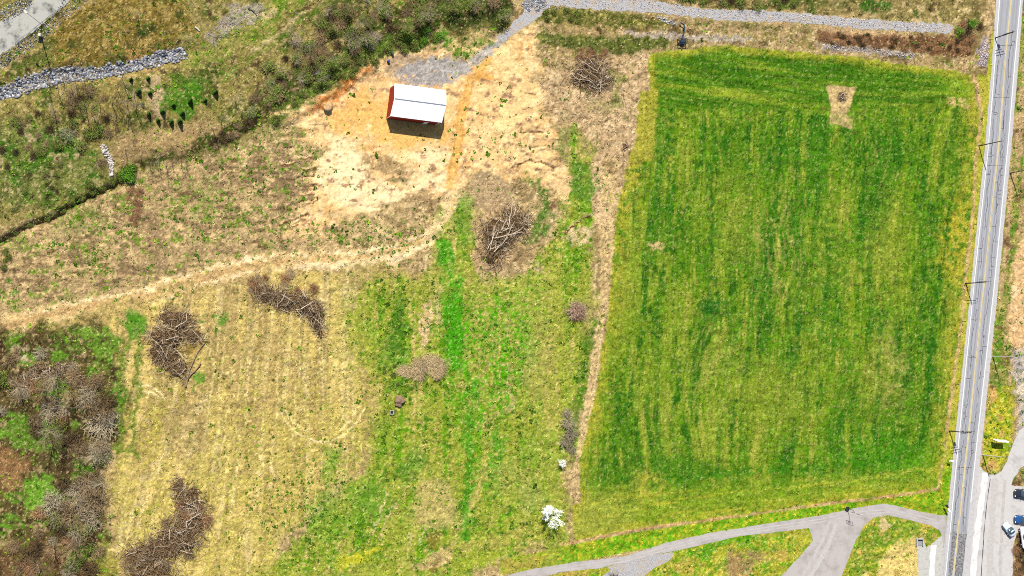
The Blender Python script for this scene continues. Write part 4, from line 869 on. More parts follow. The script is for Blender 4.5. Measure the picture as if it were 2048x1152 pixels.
thicket([(20,240),(110,190),(200,180),(240,230),(230,290),(200,330),(150,300),(90,300),(30,330),(-20,300)], 34, 3, [SHR, SHRD, SHR], 1.1, 2.0, 'bare brown shrub in the scrub below the riprap on the left', 'bare shrubs on the left slope', leafp=.3, leaf=LEAFO, mind=13)
thicket([(0,300),(60,290),(180,340),(200,370),(120,410),(20,430),(-20,400)], 14, 4, [SHRD, SHR], .8, 1.5, 'dark shrub scattered on the green slope at the left edge', 'shrubs on the green left slope', leafp=.5, leaf=LEAFO, mind=18)
thicket([(-20,700),(60,690),(130,720),(240,760),(250,830),(220,900),(200,960),(205,1060),(190,1160),(-20,1170),(40,1060),(120,960),(120,880),(40,860),(-20,840)], 58, 5, [SHR, SHRG, SHR, SHRD, SHRR], 1.6, 3.0, 'bare brown shrub in the dense thicket filling the lower left corner', 'bare shrubs of the lower left thicket', leafp=.15, leaf=LEAFO, mind=13)
thicket([(20,720),(120,740),(235,800),(215,900),(190,980),(195,1080),(180,1150),(20,1150),(60,1050),(130,960),(120,880)], 15, 41, [SHR, SHRG, SHRD], 3.6, 5.2, 'wide bare shrub with long fanning stems in the lower left thicket', 'wide fanning shrubs of the lower left thicket', mind=26, flat_=.55)
thicket([(1640,62),(1760,70),(1840,76),(1940,80),(1940,104),(1830,104),(1750,96),(1640,86)], 42, 6, [SHRR, SHRD, SHRR], .7, 1.3, 'low red brown bare shrub in the band below the gravel track', 'red brown shrubs below the gravel track', mind=8)
thicket([(1300,-30),(1400,-30),(1530,-20),(1640,-20),(1640,14),(1530,14),(1400,8),(1320,0)], 20, 7, [SHRD, SHR], 1.0, 1.8, 'dark scrub bush along the top edge above the gravel track', 'dark scrub above the gravel track', leafp=.6, leaf=LEAFO, mind=14)
thicket([(1890,40),(1940,20),(1965,50),(1955,80),(1910,80)], 7, 8, [SHRD, SHRR], 1.2, 1.8, 'dark leafy bush between the gravel track end and the road', 'bushes at the end of the gravel track', leafp=.6, leaf=LEAFY, mind=12)
thicket([(252,378),(285,372),(290,430),(265,452)], 9, 9, [SHRR], .9, 1.5, 'russet bare shrub in the short row below the bright green bush', 'russet shrubs below the green bush', mind=10)
thicket([(1150,98),(1212,100),(1205,118),(1155,116)], 9, 10, [SHRR], .9, 1.5, 'russet bare shrub just above the upper brush pile', 'russet shrubs above the upper brush pile', mind=12)
thicket([(500,550),(580,545),(650,575),(640,590),(560,580),(500,585)], 10, 11, [SHRR, SHRS], 1.2, 1.9, 'russet dead shrub along the back of the arc shaped brush pile', 'russet shrubs behind the arc shaped brush pile', mind=11)
thicket([(2030,1078),(2060,1066),(2070,1152),(2030,1160)], 9, 12, [SHRD, SHRR], 1.2, 1.8, 'dark bare shrub at the lower right corner beside the parking lot', 'dark shrubs in the lower right corner', mind=10)
thicket([(15,470),(28,478),(18,545),(4,540)], 5, 13, [SHRD], .8, 1.2, 'dark green bush on the left edge below the ditch', 'bushes at the left edge below the ditch', leafp=1, leaf=LEAFO, mind=10)
thicket([(1085,20),(1160,18),(1160,44),(1090,48)], 8, 14, [SHRD], .7, 1.1, 'low olive bush on the bank below the gravel track', 'olive bushes on the bank', leafp=1, leaf=LEAFO, mind=14)
thicket([(770,720),(800,730),(800,790),(760,770)], 4, 15, [SHRD], .6, .9, 'low green weed bush left of the dry grass mound', 'weed bushes by the dry mound', leafp=1, leaf=LEAFO, mind=14)
thicket([(400,292),(470,250),(520,232),(470,280),(400,308)], 12, 16, [SHR, SHRD], .9, 1.4, 'bare brown shrub where the hedge thins out toward the green bush', 'bare shrubs at the thin end of the hedge', mind=9)
thicket([(250,1000),(300,1010),(420,990),(400,1130),(320,1160),(240,1160)], 10, 17, [SHRR, SHR], 1.3, 2.2, 'dead brown shrub tangled into the lowest brush pile', 'dead shrubs around the lowest brush pile', mind=22)
# ditch side brush
for i, (u, v) in enumerate([(30,470),(60,452),(95,440),(125,425),(145,408),(165,400),(185,388),(205,380),(225,368)]):
    shrub('bank_bush', 'low dark bush lining the shadowed ditch at the left', 'shrub', u, v - 5, 1.3, 1.0, .8, SHRD, 600 + i, 'dark bushes along the ditch', leaf=LEAFO)
# bare saplings
for i, (u, v) in enumerate(scatter([(60,170),(140,160),(200,165),(262,150),(280,230),(262,262),(200,270),(110,230)], 30, 21, 11)):
    tree('thin bare sapling casting a long shadow on the slope below the riprap', u, v, random.uniform(.9, 1.4), 700 + i, 'bare saplings below the riprap', BARE, 1.2, 'sapling')
for i, (u, v) in enumerate([(250,300),(282,318),(300,330),(318,325),(332,332),(344,330),(362,326),(390,310),(400,250),(425,262),(440,238),(470,200),(372,318),(262,92),(250,70),(276,36)]):
    tree(['thin bare sapling in the row right of the green bush','slender bare sapling alone on the brown hillside'][i > 12], u, v, random.uniform(.8, 1.15), 760 + i, ['bare saplings along the old fence line','bare saplings on the brown hillside'][i > 12], BARE, 1.1, 'sapling')
for i, (u, v) in enumerate(scatter([(560,60),(700,-10),(860,-10),(990,0),(980,30),(860,40),(720,90),(600,150)], 16, 22, 24)):
    tree('bare tree rising out of the diagonal hedge', u, v, random.uniform(.5, .8), 800 + i, 'bare trees of the diagonal hedge', BIG)
for i, (u, v) in enumerate(scatter([(40,740),(240,780),(225,880),(190,1000),(195,1100),(60,1130),(110,990),(130,900),(50,850)], 20, 23, 22)):
    tree('bare grey brown tree in the lower left thicket', u, v, random.uniform(.8, 1.25), 840 + i, 'bare trees of the lower left thicket', BIG)
for i, (u, v) in enumerate([(560,150),(590,120),(640,160),(662,128),(700,96),(615,95),(655,60),(735,50),(770,30),(900,22),(940,14),(690,30)]):
    t = tree('shrubby tree with thin olive foliage in the diagonal hedge', u, v, .55, 880 + i, 'olive trees of the diagonal hedge', BIG, 1.0, 'leafy_tree'); link('leaves', LEAFO[i % 3], t, loc=(0, 0, .5), scale=(1.9, 1.7, 2.6))
# tall dark-leaved trees by the gravel track bend
for i, (u, v, lab) in enumerate([(806,62,'left one of the leafy trees where the hedge meets the sand'),(832,44,'middle leafy tree where the hedge meets the sand'),(850,36,'right leafy tree at the hedge end'),(1000,36,'dark leafy tree on the left side of the gravel bend'),(726,82,'dark leafy tree in the middle of the hedge')]):
    t = tree(lab, u, v, .62, 900 + i, None, BIG, 1.0, 'leafy_tree'); link('leaves', LEAFO[i % 3], t, loc=(0, 0, 1.2), scale=(1.9, 1.9, 2.4))

# ------------------------------------------------------------------ brush piles
def brush_pile(label, u, v, blobs, n, nlogs, seed, logs=(), litter=True, twmat=None, lmax=3.2):
    t = thing('brush_pile', label, 'brush pile', u, v); z0 = t.location.z; r = np.random.default_rng(seed)
    ar = np.array([b[2] * b[3] for b in blobs], float); k = r.choice(len(blobs), n, p=ar / ar.sum()); n_out = n // 4
    def local(kk, f):
        bb = np.array(blobs)[kk]; an = r.random(len(kk)) * 6.283; rr = np.sqrt(r.random(len(kk))) * f; a = np.radians(bb[:, 5])
        x = np.cos(an) * rr * bb[:, 2]; y = np.sin(an) * rr * bb[:, 3]
        uu = bb[:, 0] + x * np.cos(a) - y * np.sin(a); vv = bb[:, 1] + x * np.sin(a) + y * np.cos(a)
        hh = bb[:, 4] * (1 - rr ** 2); return uu, vv, hh
    uu, vv, hh = local(k, 1.0); uo, vo, ho = local(k, 1.38); sel = np.arange(n) < n_out; uu = np.where(sel, uo, uu); vv = np.where(sel, vo, vv); hh = np.where(sel, np.maximum(ho, .05), hh); gz_ = ground_z(uu, vv) - z0
    C0 = np.stack([(uu - u) * S, (v - vv) * S, gz_ + hh * r.uniform(.15, 1.0, n)], 1)
    an = r.random(n) * 6.283; el = r.normal(size=n) * .3; L = r.uniform(.3, lmax * 1.25, n) * .5 * (.5 + r.random(n))
    d = np.stack([np.cos(an) * np.cos(el), np.sin(an) * np.cos(el), np.sin(el)], 1)
    bend = r.normal(size=(n, 3)) * .12 * L[:, None]
    A0 = C0 - d * L[:, None]; B0 = C0 + d * L[:, None]; Mm = C0 + bend; rad = r.uniform(.016, .06, n) * np.where(r.random(n) < .12, 1.6, 1.0)
    V_, F_ = join(tubes(A0, Mm, rad, rad * .8), tubes(Mm, B0, rad * .8, rad * .35))
    shade = r.uniform(0, 1, n); ctab = np.array([A(140,110,80), A(182,150,112), A(206,180,144), A(236,216,188), A(84,64,46)]); ci = ctab[r.choice(5, n, p=[.24, .24, .2, .18, .14])]
    cc = np.concatenate([np.repeat(ci, 6, 0), np.repeat(ci, 6, 0)])
    o = link('branches', new_mesh('branches', V_, F_, [M_grass], cc), t); o['kind'] = 'stuff'
    # litter mound below
    if litter:
        vs, fs = [], []
        for b in blobs:
            na, nr = 20, 5; off = len(vs); a = math.radians(b[5])
            for i in range(nr + 1):
                for j in range(na):
                    f = i / nr; th_ = j * 6.283 / na; w_ = .66 * (1 + .22 * math.sin(3 * th_ + seed) + .3 * r.random())
                    x = math.cos(th_) * b[2] * f * w_; y = math.sin(th_) * b[3] * f * w_
                    pu = b[0] + x * math.cos(a) - y * math.sin(a); pv = b[1] + x * math.sin(a) + y * math.cos(a)
                    z_ = float(ground_z(pu, pv)[0]) - z0 + b[4] * .55 * (1 - f ** 2) * r.uniform(.7, 1.1) - (.12 if i == nr else 0)
                    vs.append(((pu - u) * S, (v - pv) * S, z_))
            for i in range(nr):
                for j in range(na):
                    fs.append((off + i * na + j, off + (i + 1) * na + j, off + (i + 1) * na + (j + 1) % na, off + i * na + (j + 1) % na))
        link('litter_mound', new_mesh('litter_mound', vs, fs, [M_litter], smooth=True), t)
    # larger logs, each a part
    if nlogs:
        uu, vv, hh = local(r.choice(len(blobs), nlogs, p=ar / ar.sum()), .8)
        logs = list(logs)
        for i in range(nlogs):
            an = r.random() * 6.283; L = r.uniform(10, 26); logs.append((uu[i] - math.cos(an) * L / 2, vv[i] - math.sin(an) * L / 2, uu[i] + math.cos(an) * L / 2, vv[i] + math.sin(an) * L / 2, hh[i] + .2, r.uniform(.05, .11)))
    for (a0, b0, a1, b1, hz, rd) in logs:
        z_ = float(ground_z((a0 + a1) / 2, (b0 + b1) / 2)[0]) - z0 + hz + rd
        p = np.array([(a0 - u) * S, (v - b0) * S, z_ - .1]); q = np.array([(a1 - u) * S, (v - b1) * S, z_ + .1]); n_ = 5; pts = [p + (q - p) * i / n_ + r.normal(size=3) * .07 * (0 < i < n_) for i in range(n_ + 1)]
        rr = [rd * (1 - .55 * i / n_) for i in range(n_ + 1)]
        side = [tubes(pts[:-1], pts[1:], rr[:-1], rr[1:], 6)]
        for i in (2, 3, 4):
            e = pts[i] + r.normal(size=3) * [.45, .45, .2] * 1.1; side.append(tubes([pts[i]], [e], [rr[i] * .5], [rr[i] * .2], 4))
        link('log', new_mesh('log', *join(*side), [M_log]), t)
    return t
brush_pile('roundish brush pile with pale logs radiating above its dark heap, left of the field top', 1183, 148, [(1183,148,36,40,1.3,0),(1160,158,22,16,.8,0),(1205,160,20,22,.8,0)], 900, 4, 1,
    logs=[(1190,145,1150,120,.9,.09),(1185,140,1172,118,1.0,.09),(1192,142,1200,120,1.0,.08),(1195,150,1214,130,.9,.07),(1150,150,1172,160,.8,.12),(1140,148,1152,160,.6,.12),(1205,155,1214,160,.9,.1),(1195,178,1202,190,.7,.1),(1175,165,1183,172,1.0,.08),(1198,165,1196,180,.8,.09)])
brush_pile('largest brush pile of grey logs in the middle of the dry ring', 1005, 468, [(1025,440,32,30,1.8,0),(995,468,40,34,1.9,30),(985,505,24,30,1.3,0),(1042,450,16,26,1.0,20)], 1200, 10, 2,
    logs=[(1012,455,1020,408,1.4,.13),(1006,478,1022,445,1.5,.1),(985,477,1036,466,1.6,.12),(970,500,988,460,1.4,.09),(975,502,982,452,1.4,.09),(982,505,1010,476,1.5,.1),(996,462,1006,440,1.8,.14),(1000,480,1014,492,1.2,.09),(998,464,1020,456,1.5,.12),(985,452,975,500,1.3,.08),(1020,470,1042,455,1.4,.09)])
brush_pile('arc shaped brush pile of russet brush north of the striped meadow', 585, 605, [(530,588,34,20,1.2,10),(570,600,38,24,1.6,5),(615,612,32,24,1.4,30),(632,640,16,28,1.0,-10),(640,668,7,14,.5,-15)], 1300, 6, 3,
    logs=[(598,580,610,598,1.5,.13),(600,618,622,604,1.3,.12),(592,622,602,634,1.2,.08),(560,590,580,602,1.4,.08),(625,635,642,652,.9,.08)])
brush_pile('hook shaped brush pile left of the two long fallen trunks', 345, 682, [(352,640,44,26,1.3,10),(335,672,46,28,1.7,0),(385,672,26,16,1.0,10),(320,705,24,30,1.2,0),(352,735,34,20,1.2,40),(340,715,26,22,1.2,0)], 1700, 8, 4,
    logs=[(350,655,372,640,1.3,.12),(372,640,374,618,1.0,.08),(318,690,330,712,1.2,.09),(312,700,322,712,1.0,.09),(330,680,356,672,1.4,.1),(384,660,404,682,.9,.08),(352,700,372,722,1.0,.07),(345,738,368,756,.7,.08),(322,650,346,660,1.2,.08)])
brush_pile('long brush pile at the lower left with tangled grey crown branches', 340, 1055, [(358,975,16,22,.9,0),(378,1000,32,30,1.2,0),(384,1035,34,36,1.6,0),(362,1070,48,40,1.7,10),(325,1095,48,36,1.4,-20),(280,1115,38,32,1.1,0),(305,1145,60,26,1.0,0)], 3300, 8, 5,
    logs=[(372,1042,400,1024,1.3,.16),(372,1040,370,1062,1.2,.13),(352,1066,372,1058,1.2,.12),(256,1108,270,1104,.9,.1),(385,1005,398,1030,1.2,.09),(372,1005,392,1014,1.3,.09),(284,1150,296,1130,.8,.1),(360,1100,384,1106,.8,.08)])
brush_pile('tiny brush heap in the tan unsown notch of the green field', 1684, 193, [(1684,193,9,8,.5,0)], 130, 0, 6, logs=[(1680,190,1690,186,.4,.06),(1678,196,1688,199,.4,.06)], lmax=1.4)
brush_pile('small twig heap on dry grass beside the upper left field edge', 1251, 293, [(1251,293,6,6,.4,0)], 70, 0, 7, lmax=1.2)
brush_pile('low scrap brush heap in the lower left thicket with pale sticks', 85, 738, [(85,742,30,16,.9,-15),(50,765,34,16,.9,-30),(130,738,26,14,.7,5),(160,760,26,12,.6,20)], 900, 4, 8, logs=[(88,744,102,737,.8,.09),(82,748,98,741,.8,.08),(84,740,96,748,.8,.07)])
# fallen trunks
M_fallen = mat('fallen_bark', A(156, 130, 104), .95, .4, 3)
def fallen(label, pts, rd, seed):
    u, v = pts[0]; t = thing('fallen_trunk', label, 'log', u, v); r = np.random.default_rng(seed); z0 = t.location.z
    P = [np.array([(a - u) * S, (v - b) * S, float(ground_z(a, b)[0]) - z0 + rd + .12]) for a, b in pts]; n = len(P); R = [rd * (1.1 - .6 * i / n) for i in range(n)]
    link('trunk', new_mesh('trunk', *tubes(P[:-1], P[1:], R[:-1], R[1:], 8), [M_fallen], smooth=True), t)
    s = [tubes([P[0]], [P[0] + [math.cos(a) * .5, math.sin(a) * .5, r.uniform(-.1, .3)]], [.08], [.02], 4) for a in (2.6, 3.6, 4.6, 5.6)]
    link('root', new_mesh('root', *join(*s), [M_barkD]), t)
    s = [tubes([P[k]], [P[k] + r.normal(size=3) * [.6, .6, .25]], [R[k] * .5], [.015], 4) for k in range(2, n)]
    link('branch', new_mesh('branch', *join(*s), [M_fallen]), t)
fallen('longer fallen trunk with forked end, reaching up to the hook shaped brush pile', [(374,757),(378,742),(386,722),(394,706),(402,694),(409,686)], .17, 1)
fallen('shorter curved fallen trunk with roots, lower right of the hook shaped brush pile', [(371,773),(374,760),(380,750),(390,741),(397,733),(401,726)], .2, 2)
def simple_log(label, a, b, rd, m=M_log, name='log', cat='log'):
    u, v = a; t = thing(name, label, cat, u, v); z0 = t.location.z
    P = [np.array([(p[0] - u) * S, (v - p[1]) * S, float(ground_z(*p)[0]) - z0 + rd]) for p in (a, ((a[0] + b[0]) / 2 + .6, (a[1] + b[1]) / 2), b)]
    link('stem', new_mesh('stem', *tubes(P[:-1], P[1:], [rd, rd * .9], [rd * .9, rd * .8], 10), [m], smooth=True), t)
simple_log('white tree stem lying in the grass north of the riprap end', (390,54), (399,62), .22, M_paleP)
simple_log('grey log at the edge of the pale gravel patch near the top', (503,20), (514,32), .12, M_darkpole)
simple_log('thin bleached pole lying on the soil left of the small conifers', (252,178), (264,194), .07, M_paleP)
simple_log('slim leaning dead stem lying left of the leftmost conifer', (115,200), (133,176), .06, M_log)

# ------------------------------------------------------------------ stones
_ico = None
def stones(name, label, cat, centres, sizes, seed, cols, u, v, kind='stuff', flatk=.7):
    global _ico
    if _ico is None:
        bm = bmesh.new(); bmesh.ops.create_icosphere(bm, subdivisions=1, radius=1); bm.verts.index_update()
        _ico = (np.array([x.co[:] for x in bm.verts]), np.array([[q.index for q in f.verts] for f in bm.faces])); bm.free()
    r = np.random.default_rng(seed); n = len(centres); V0, F0 = _ico; c = np.array(centres)
    z = ground_z(c[:, 0], c[:, 1]); P = np.stack([X(c[:, 0]), Y(c[:, 1]), z], 1)
    sc = np.array(sizes)[:, None, None] * r.uniform(.65, 1.25, (n, 1, 3)); sc[:, :, 2] *= flatk
    an = r.random(n) * 6.283; ca, sa = np.cos(an), np.sin(an)
    W = V0[None] * sc * r.uniform(.75, 1.2, (n, len(V0), 1)); Wx = W[..., 0] * ca[:, None] - W[..., 1] * sa[:, None]; Wy = W[..., 0] * sa[:, None] + W[..., 1] * ca[:, None]
    W = np.stack([Wx, Wy, W[..., 2]], -1) + P[:, None] + np.array([0, 0, 1]) * (np.array(sizes)[:, None, None] * .3)
    Fc = (F0[None] + (np.arange(n) * len(V0))[:, None, None]).reshape(-1, 3)
    ctab = np.array(cols); col = ctab[r.integers(0, len(ctab), n)] * r.uniform(.8, 1.2, (n, 1))
    o = link(name, new_mesh(name, W.reshape(-1, 3), Fc, [M_stone], np.repeat(col, len(V0), 0))); tag(o, label, cat, kind=kind); return o
rs = random.Random(9)
def band(pts, ws, n, power=1.0):
    seg = []; tot = 0
    for i in range(len(pts) - 1): L = math.hypot(pts[i + 1][0] - pts[i][0], pts[i + 1][1] - pts[i][1]); seg.append((tot, L)); tot += L
    out = []
    for _ in range(n):
        s = rs.random() * tot; i = max(k for k in range(len(seg)) if seg[k][0] <= s); t = (s - seg[i][0]) / seg[i][1]; a, b = pts[i], pts[i + 1]
        wd = ws[i] * (1 - t) + ws[i + 1] * t; o = rs.uniform(-1, 1) * wd; L = seg[i][1]; nx, ny = -(b[1] - a[1]) / L, (b[0] - a[0]) / L
        out.append((a[0] + (b[0] - a[0]) * t + nx * o, a[1] + (b[1] - a[1]) * t + ny * o))
    return out
GREYS = [A(178,180,184), A(150,152,158), A(200,200,204), A(118,122,134), A(92,96,108), A(160,150,136)]
c = [(a + rs.gauss(0, 2.2), b + rs.gauss(0, 2.2)) for a, b in band(RIP, RIPW, 2500)] + [(a + rs.gauss(0, 7), b + rs.gauss(0, 5)) for a, b in band(RIP, RIPW, 420)]; stones('riprap_stones', 'blue grey riprap stones filling the drainage channel at upper left', 'stones', c, [rs.uniform(.12, .46) for _ in c], 1, GREYS, 0, 0)
c = band([(204,290),(212,305),(218,318),(224,332),(221,352)], [5,6,6,4,3], 120); stones('gully_stones', 'pale boulders lining the short gully above the green bush', 'stones', c, [rs.uniform(.18, .42) for _ in c], 2, [A(206,200,196), A(180,172,168), A(226,218,206)], 0, 0)
c = band([(596,156),(625,146),(648,136)], [7,8,5], 260) ; stones('hedge_stones', 'patch of pale grey stones in the hedge left of the barn', 'stones', c, [rs.uniform(.08, .22) for _ in c], 3, [A(190,180,182), A(150,140,146), A(214,206,206)], 0, 0)
c = band([(1046,2),(1066,12),(1092,2)], [10,16,8], 420); stones('track_stones', 'blue grey broken stones where the gravel track bends at the top', 'stones', c, [rs.uniform(.08, .22) for _ in c], 4, GREYS, 0, 0)
c = band([(1050,10),(1150,2),(1290,10),(1400,26),(1536,33),(1700,45),(1890,57)], [16,12,14,9,9,8,8], 2200); stones('gravel_chips', 'loose pale chips strewn over the gravel track at the top', 'stones', c, [rs.uniform(.05, .16) for _ in c], 14, [A(220,218,218), A(180,178,182), A(130,128,132), A(236,214,184)], 0, 0)
c = band([(1315,34),(1340,44),(1356,47)], [4,4,3], 120); stones('bank_stones', 'pale stones on the bank next to the bent blue pipe', 'stones', c, [rs.uniform(.08, .2) for _ in c], 5, [A(214,210,206), A(170,166,168)], 0, 0)
c = band([(1645,92),(1720,101),(1830,112)], [4,6,4], 420) ; stones('verge_stones', 'grey stone streak below the red brown shrubs at upper right', 'stones', c, [rs.uniform(.06, .2) for _ in c], 6, [A(190,178,174), A(150,140,138), A(214,204,200)], 0, 0)
c = band([(1972,84),(1968,106),(1962,134)], [6,9,6], 360) ; stones('roadside_stones', 'pinkish grey stone patch on the verge left of the road top', 'stones', c, [rs.uniform(.07, .2) for _ in c], 7, [A(200,186,186), A(150,138,140), A(220,208,208)], 0, 0)
c = band([(100,145),(150,138),(190,140)], [9,9,3], 500) + band([(420,80),(440,60),(480,40),(520,18)], [12,16,22,16], 700); stones('scattered_stones', 'small scattered grey stones around the riprap and the gravel patch', 'stones', c, [rs.uniform(.05, .16) for _ in c], 8, [A(190,180,172), A(150,140,132), A(170,160,156)], 0, 0)
c = band([(-40,150),(0,125),(50,92),(100,52),(130,20),(160,-10)], [10,12,12,12,14,20], 900) + band([(0,36),(40,12),(60,0)], [14,14,10], 500); stones('shoulder_stones', 'grey gravel lining the pavement in the upper left corner', 'stones', c, [rs.uniform(.06, .2) for _ in c], 9, [A(150,152,156), A(100,102,108), A(196,196,200), A(70,72,78)], 0, 0)
def boulder(label, u, v, s, seed, m=None):
    bm = bmesh.new(); bmesh.ops.create_icosphere(bm, subdivisions=3, radius=1); r = random.Random(seed); o = Vector((r.random() * 9,) * 3)
    from mathutils import noise
    for x in bm.verts: x.co *= 1 + .35 * noise.noise(x.co * 1.3 + o) + .12 * noise.noise(x.co * 4 + o); x.co.z *= .6
    me = bpy.data.meshes.new('boulder'); bm.to_mesh(me); bm.free(); me.materials.append(m or M_rock)
    ob = link('boulder', me, None, (X(u), Y(v), UVZ(u, v) + s * .25), (0, 0, r.random() * 6), (s * 1.2, s, s)); tag(ob, label, 'boulder')
M_rock = mat('grey_rock', A(160, 154, 148), .95, .35, 3, bump=.05)
M_brown = mat('brown_rock', A(150, 122, 98), .95, .4, 2.5, bump=.08)
boulder('dark rimmed boulder at the foot of the gravel branch', 1230, 1145, .75, 1); boulder('smaller boulder left of the gravel branch', 1221, 1147, .5, 2)
boulder('brown boulder above the square concrete well', 799, 800, 1.0, 3, M_brown); boulder('lower brown boulder above the square concrete well', 797, 808, .7, 4, M_brown); boulder('sandy clay lump on the orange bank left of the barn', 655, 214, .95, 5, mat('clay_lump', A(216,176,126), 1, .3, 3, bump=.05))
# square concrete well
t = thing('concrete_well', 'small square concrete well ring in a hole below the brown boulders', 'well', 783, 825)
for (cx, cy, sx, sy) in ((0, .42, 1.0, .14), (0, -.42, 1.0, .14), (-.43, 0, .14, .7), (.43, 0, .14, .7)): bevel_box('kerb', cx, cy, .3, sx, sy, .5, M_concrete, t, .02, 1)
bevel_box('lid', .05, -.05, .12, .7, .68, .08, M_black, t, .01, 1)
for q, (dx, dy) in enumerate(((-1.1, .2), (-.7, -.7), (.3, -1.0))):
    o = bevel_box('broken_board', dx, dy, .15, .25, .9, .1, M_barkD, t, .01, 1); o.rotation_euler = (0, 0, q * .9)

# ------------------------------------------------------------------ poles
def utility_pole(label, u, v, h=8.5, arms=3, armdir=0.0, m=None, group='utility poles along the road'):
    t = thing('utility_pole', label, 'utility pole', u, v, armdir, group, z=UVZ(u, v)); m = m or M_darkpole
    link('pole', new_mesh('pole', *tubes([(0, 0, -.3)], [(0, 0, h)], [.14], [.09], 10), [m], smooth=True), t)
    for k in range(arms):
        z = h - .35 - k * .75; a = bevel_box('crossarm', .0, .14, z, 2.3 if k < 2 else 1.6, .09, .11, m, t, .015, 1)
        for x in (-1.0, -.5, .5, 1.0):
            x = x if k < 2 else x * .7
            link('insulator', INS, a, loc=(x, .14, z + .07))
    if arms == 3: link('transformer', TRF, t, loc=(.32, .1, h - 3.2))
    return t
_a = tubes([(0, 0, 0), (0, 0, .1)], [(0, 0, .1), (0, 0, .2)], [.03, .055], [.055, .02], 6); INS = new_mesh('insulator', *_a, [M_glassI])
INS2 = INS
TRF = new_mesh('transformer', *join(tubes([(0, 0, 0)], [(0, 0, .8)], [.22], [.22], 10), tubes([(0, 0, .8)], [(0, 0, .9)], [.22], [.02], 10), tubes([(0, 0, 0)], [(0, 0, -.04)], [.22], [.02], 10)), [M_steel])
utility_pole('dark utility pole with crossarms at the top of the road, beside the pink stones', 1990, 76, 5.6, 3, .25)
utility_pole('tall dark utility pole without crossarms left of the road beside the upper field', 1957, 292, 7.2, 0)
utility_pole('dark utility pole with two crossarms left of the road halfway down the field', 1931, 567, 6.4, 2, 0)
utility_pole('dark utility pole with three crossarms left of the road near the lower field corner', 1899, 862, 7.0, 3, .2)
utility_pole('grey pole right of the road near the upper right edge', 2020, 346, 7.4, 1, .5, M_wood)
utility_pole('pale bare pole on grass right of the road opposite the middle field', 1985, 713, 6.6, 0, 0, M_paleP)
utility_pole('pale bare pole at the tip of the yellow green verge above the parking lot', 1965, 910, 6.6, 0, 0, M_paleP)
tw = link('overhead_wires', None, None, (X(1957), Y(292), 0)); tag(tw, 'thin overhead wires sagging between the dark poles left of the road', 'power line')
PP = [(1990,76,5.3),(1957,292,6.9),(1931,567,6.1),(1899,862,6.7),(1880,1100,6.6),(1868,1280,6.6)]
for off in (-.8, 0, .8):
    q = []
    for a, b in zip(PP[:-1], PP[1:]):
        for k in range(8):
            t_ = k / 8; q.append(((a[0] + (b[0] - a[0]) * t_ - 1957) * S + off, (292 - a[1] - (b[1] - a[1]) * t_) * S, a[2] + (b[2] - a[2]) * t_ + .12 - 1.6 * t_ * (1 - t_)))
    link('wire', new_mesh('wire', *tubes(q[:-1], q[1:], .014, .014, 4), [M_black]), tw)
# street lamp in the upper left
t = thing('street_lamp', 'tall street lamp standing beside the railing in the upper left corner', 'street lamp', 82, 74, 0)
link('pole', new_mesh('pole', *tubes([(0, 0, -.2)], [(0, 0, 11.5)], [.14], [.08], 10), [M_darkpole], smooth=True), t)
arm = link('arm', new_mesh('arm', *tubes([(0, 0, 11.3), (-1.5, 1.2, 11.7)], [(-1.5, 1.2, 11.7), (-3.4, 2.6, 11.7)], [.06, .05], [.05, .045], 8), [M_darkpole]), t)
lh = bevel_box('lamp_head', 0, 0, 0, 1.0, .5, .2, M_paleP, arm, .06, 2); lh.location = (-3.7, 2.85, 11.68); lh.rotation_euler = (0, 0, 2.2)
bx_ = bevel_box('control_box', 0, 0, 1.2, .9, .7, 1.1, M_paleP, t, .04, 1); bx_.location = (-.25, .15, 0)
# railing
t = thing('railing', 'dark metal railing along the pavement edge in the upper left corner', 'railing', 30, 86)
rp = [(30,86),(46,74),(60,66),(72,55),(85,45),(98,34),(112,24),(122,16)]
L = [((a - 30) * S, (86 - b) * S) for a, b in rp]
for x, y in L: link('post', new_mesh('post', *tubes([(x, y, -.4)], [(x, y, 1.1)], [.05], [.05], 6), [M_steel]), t)
for z in (1.05, .6): link('rail', new_mesh('rail', *tubes([(x, y, z) for x, y in L[:-1]], [(x, y, z) for x, y in L[1:]], .06, .06, 6), [M_steel]), t)
# roadside markers / mailbox
for lab, u, v in (('black marker post between field edge and road, upper one',1945,450),('black marker post between field edge and road, middle one',1923,643),('black marker post between field edge and road, lower one',1910,769)):
    t = thing('marker_post', lab, 'marker post', u, v, 0, 'marker posts on the field verge'); link('post', new_mesh('post', *tubes([(0, 0, -.1)], [(0, 0, 1.0)], [.06], [.06], 6), [M_black]), t); bevel_box('cap', 0, 0, 1.05, .26, .2, .12, M_black, t, .02, 1)
def mailbox(label, u, v, rz, m):
    t = thing('mailbox', label, 'mailbox', u, v, rz); link('post', new_mesh('post', *tubes([(0, 0, -.1)], [(0, 0, 1.05)], [.06], [.06], 6), [M_wood]), t)
    prof = [(-.14, 0), (.14, 0), (.14, .16)] + [(.14 * math.cos(a), .16 + .14 * math.sin(a)) for a in np.linspace(.4, 2.74, 6)] + [(-.14, .16)]
    bm = bmesh.new(); a_ = [bm.verts.new((p[0] * 1.4, -.36, 1.05 + p[1] * 1.4)) for p in prof]; b_ = [bm.verts.new((p[0] * 1.4, .36, 1.05 + p[1] * 1.4)) for p in prof]
    n_ = len(prof); bm.faces.new(a_); bm.faces.new(b_[::-1])
    for i in range(n_): bm.faces.new((a_[i], b_[i], b_[(i + 1) % n_], a_[(i + 1) % n_]))
    bmesh.ops.recalc_face_normals(bm, faces=bm.faces[:]); me = bpy.data.meshes.new('box'); bm.to_mesh(me); bm.free(); me.materials.append(m); link('box', me, t)
    bevel_box('flag', .24, 0, 1.4, .02, .05, .2, M_lampr, t, 0)
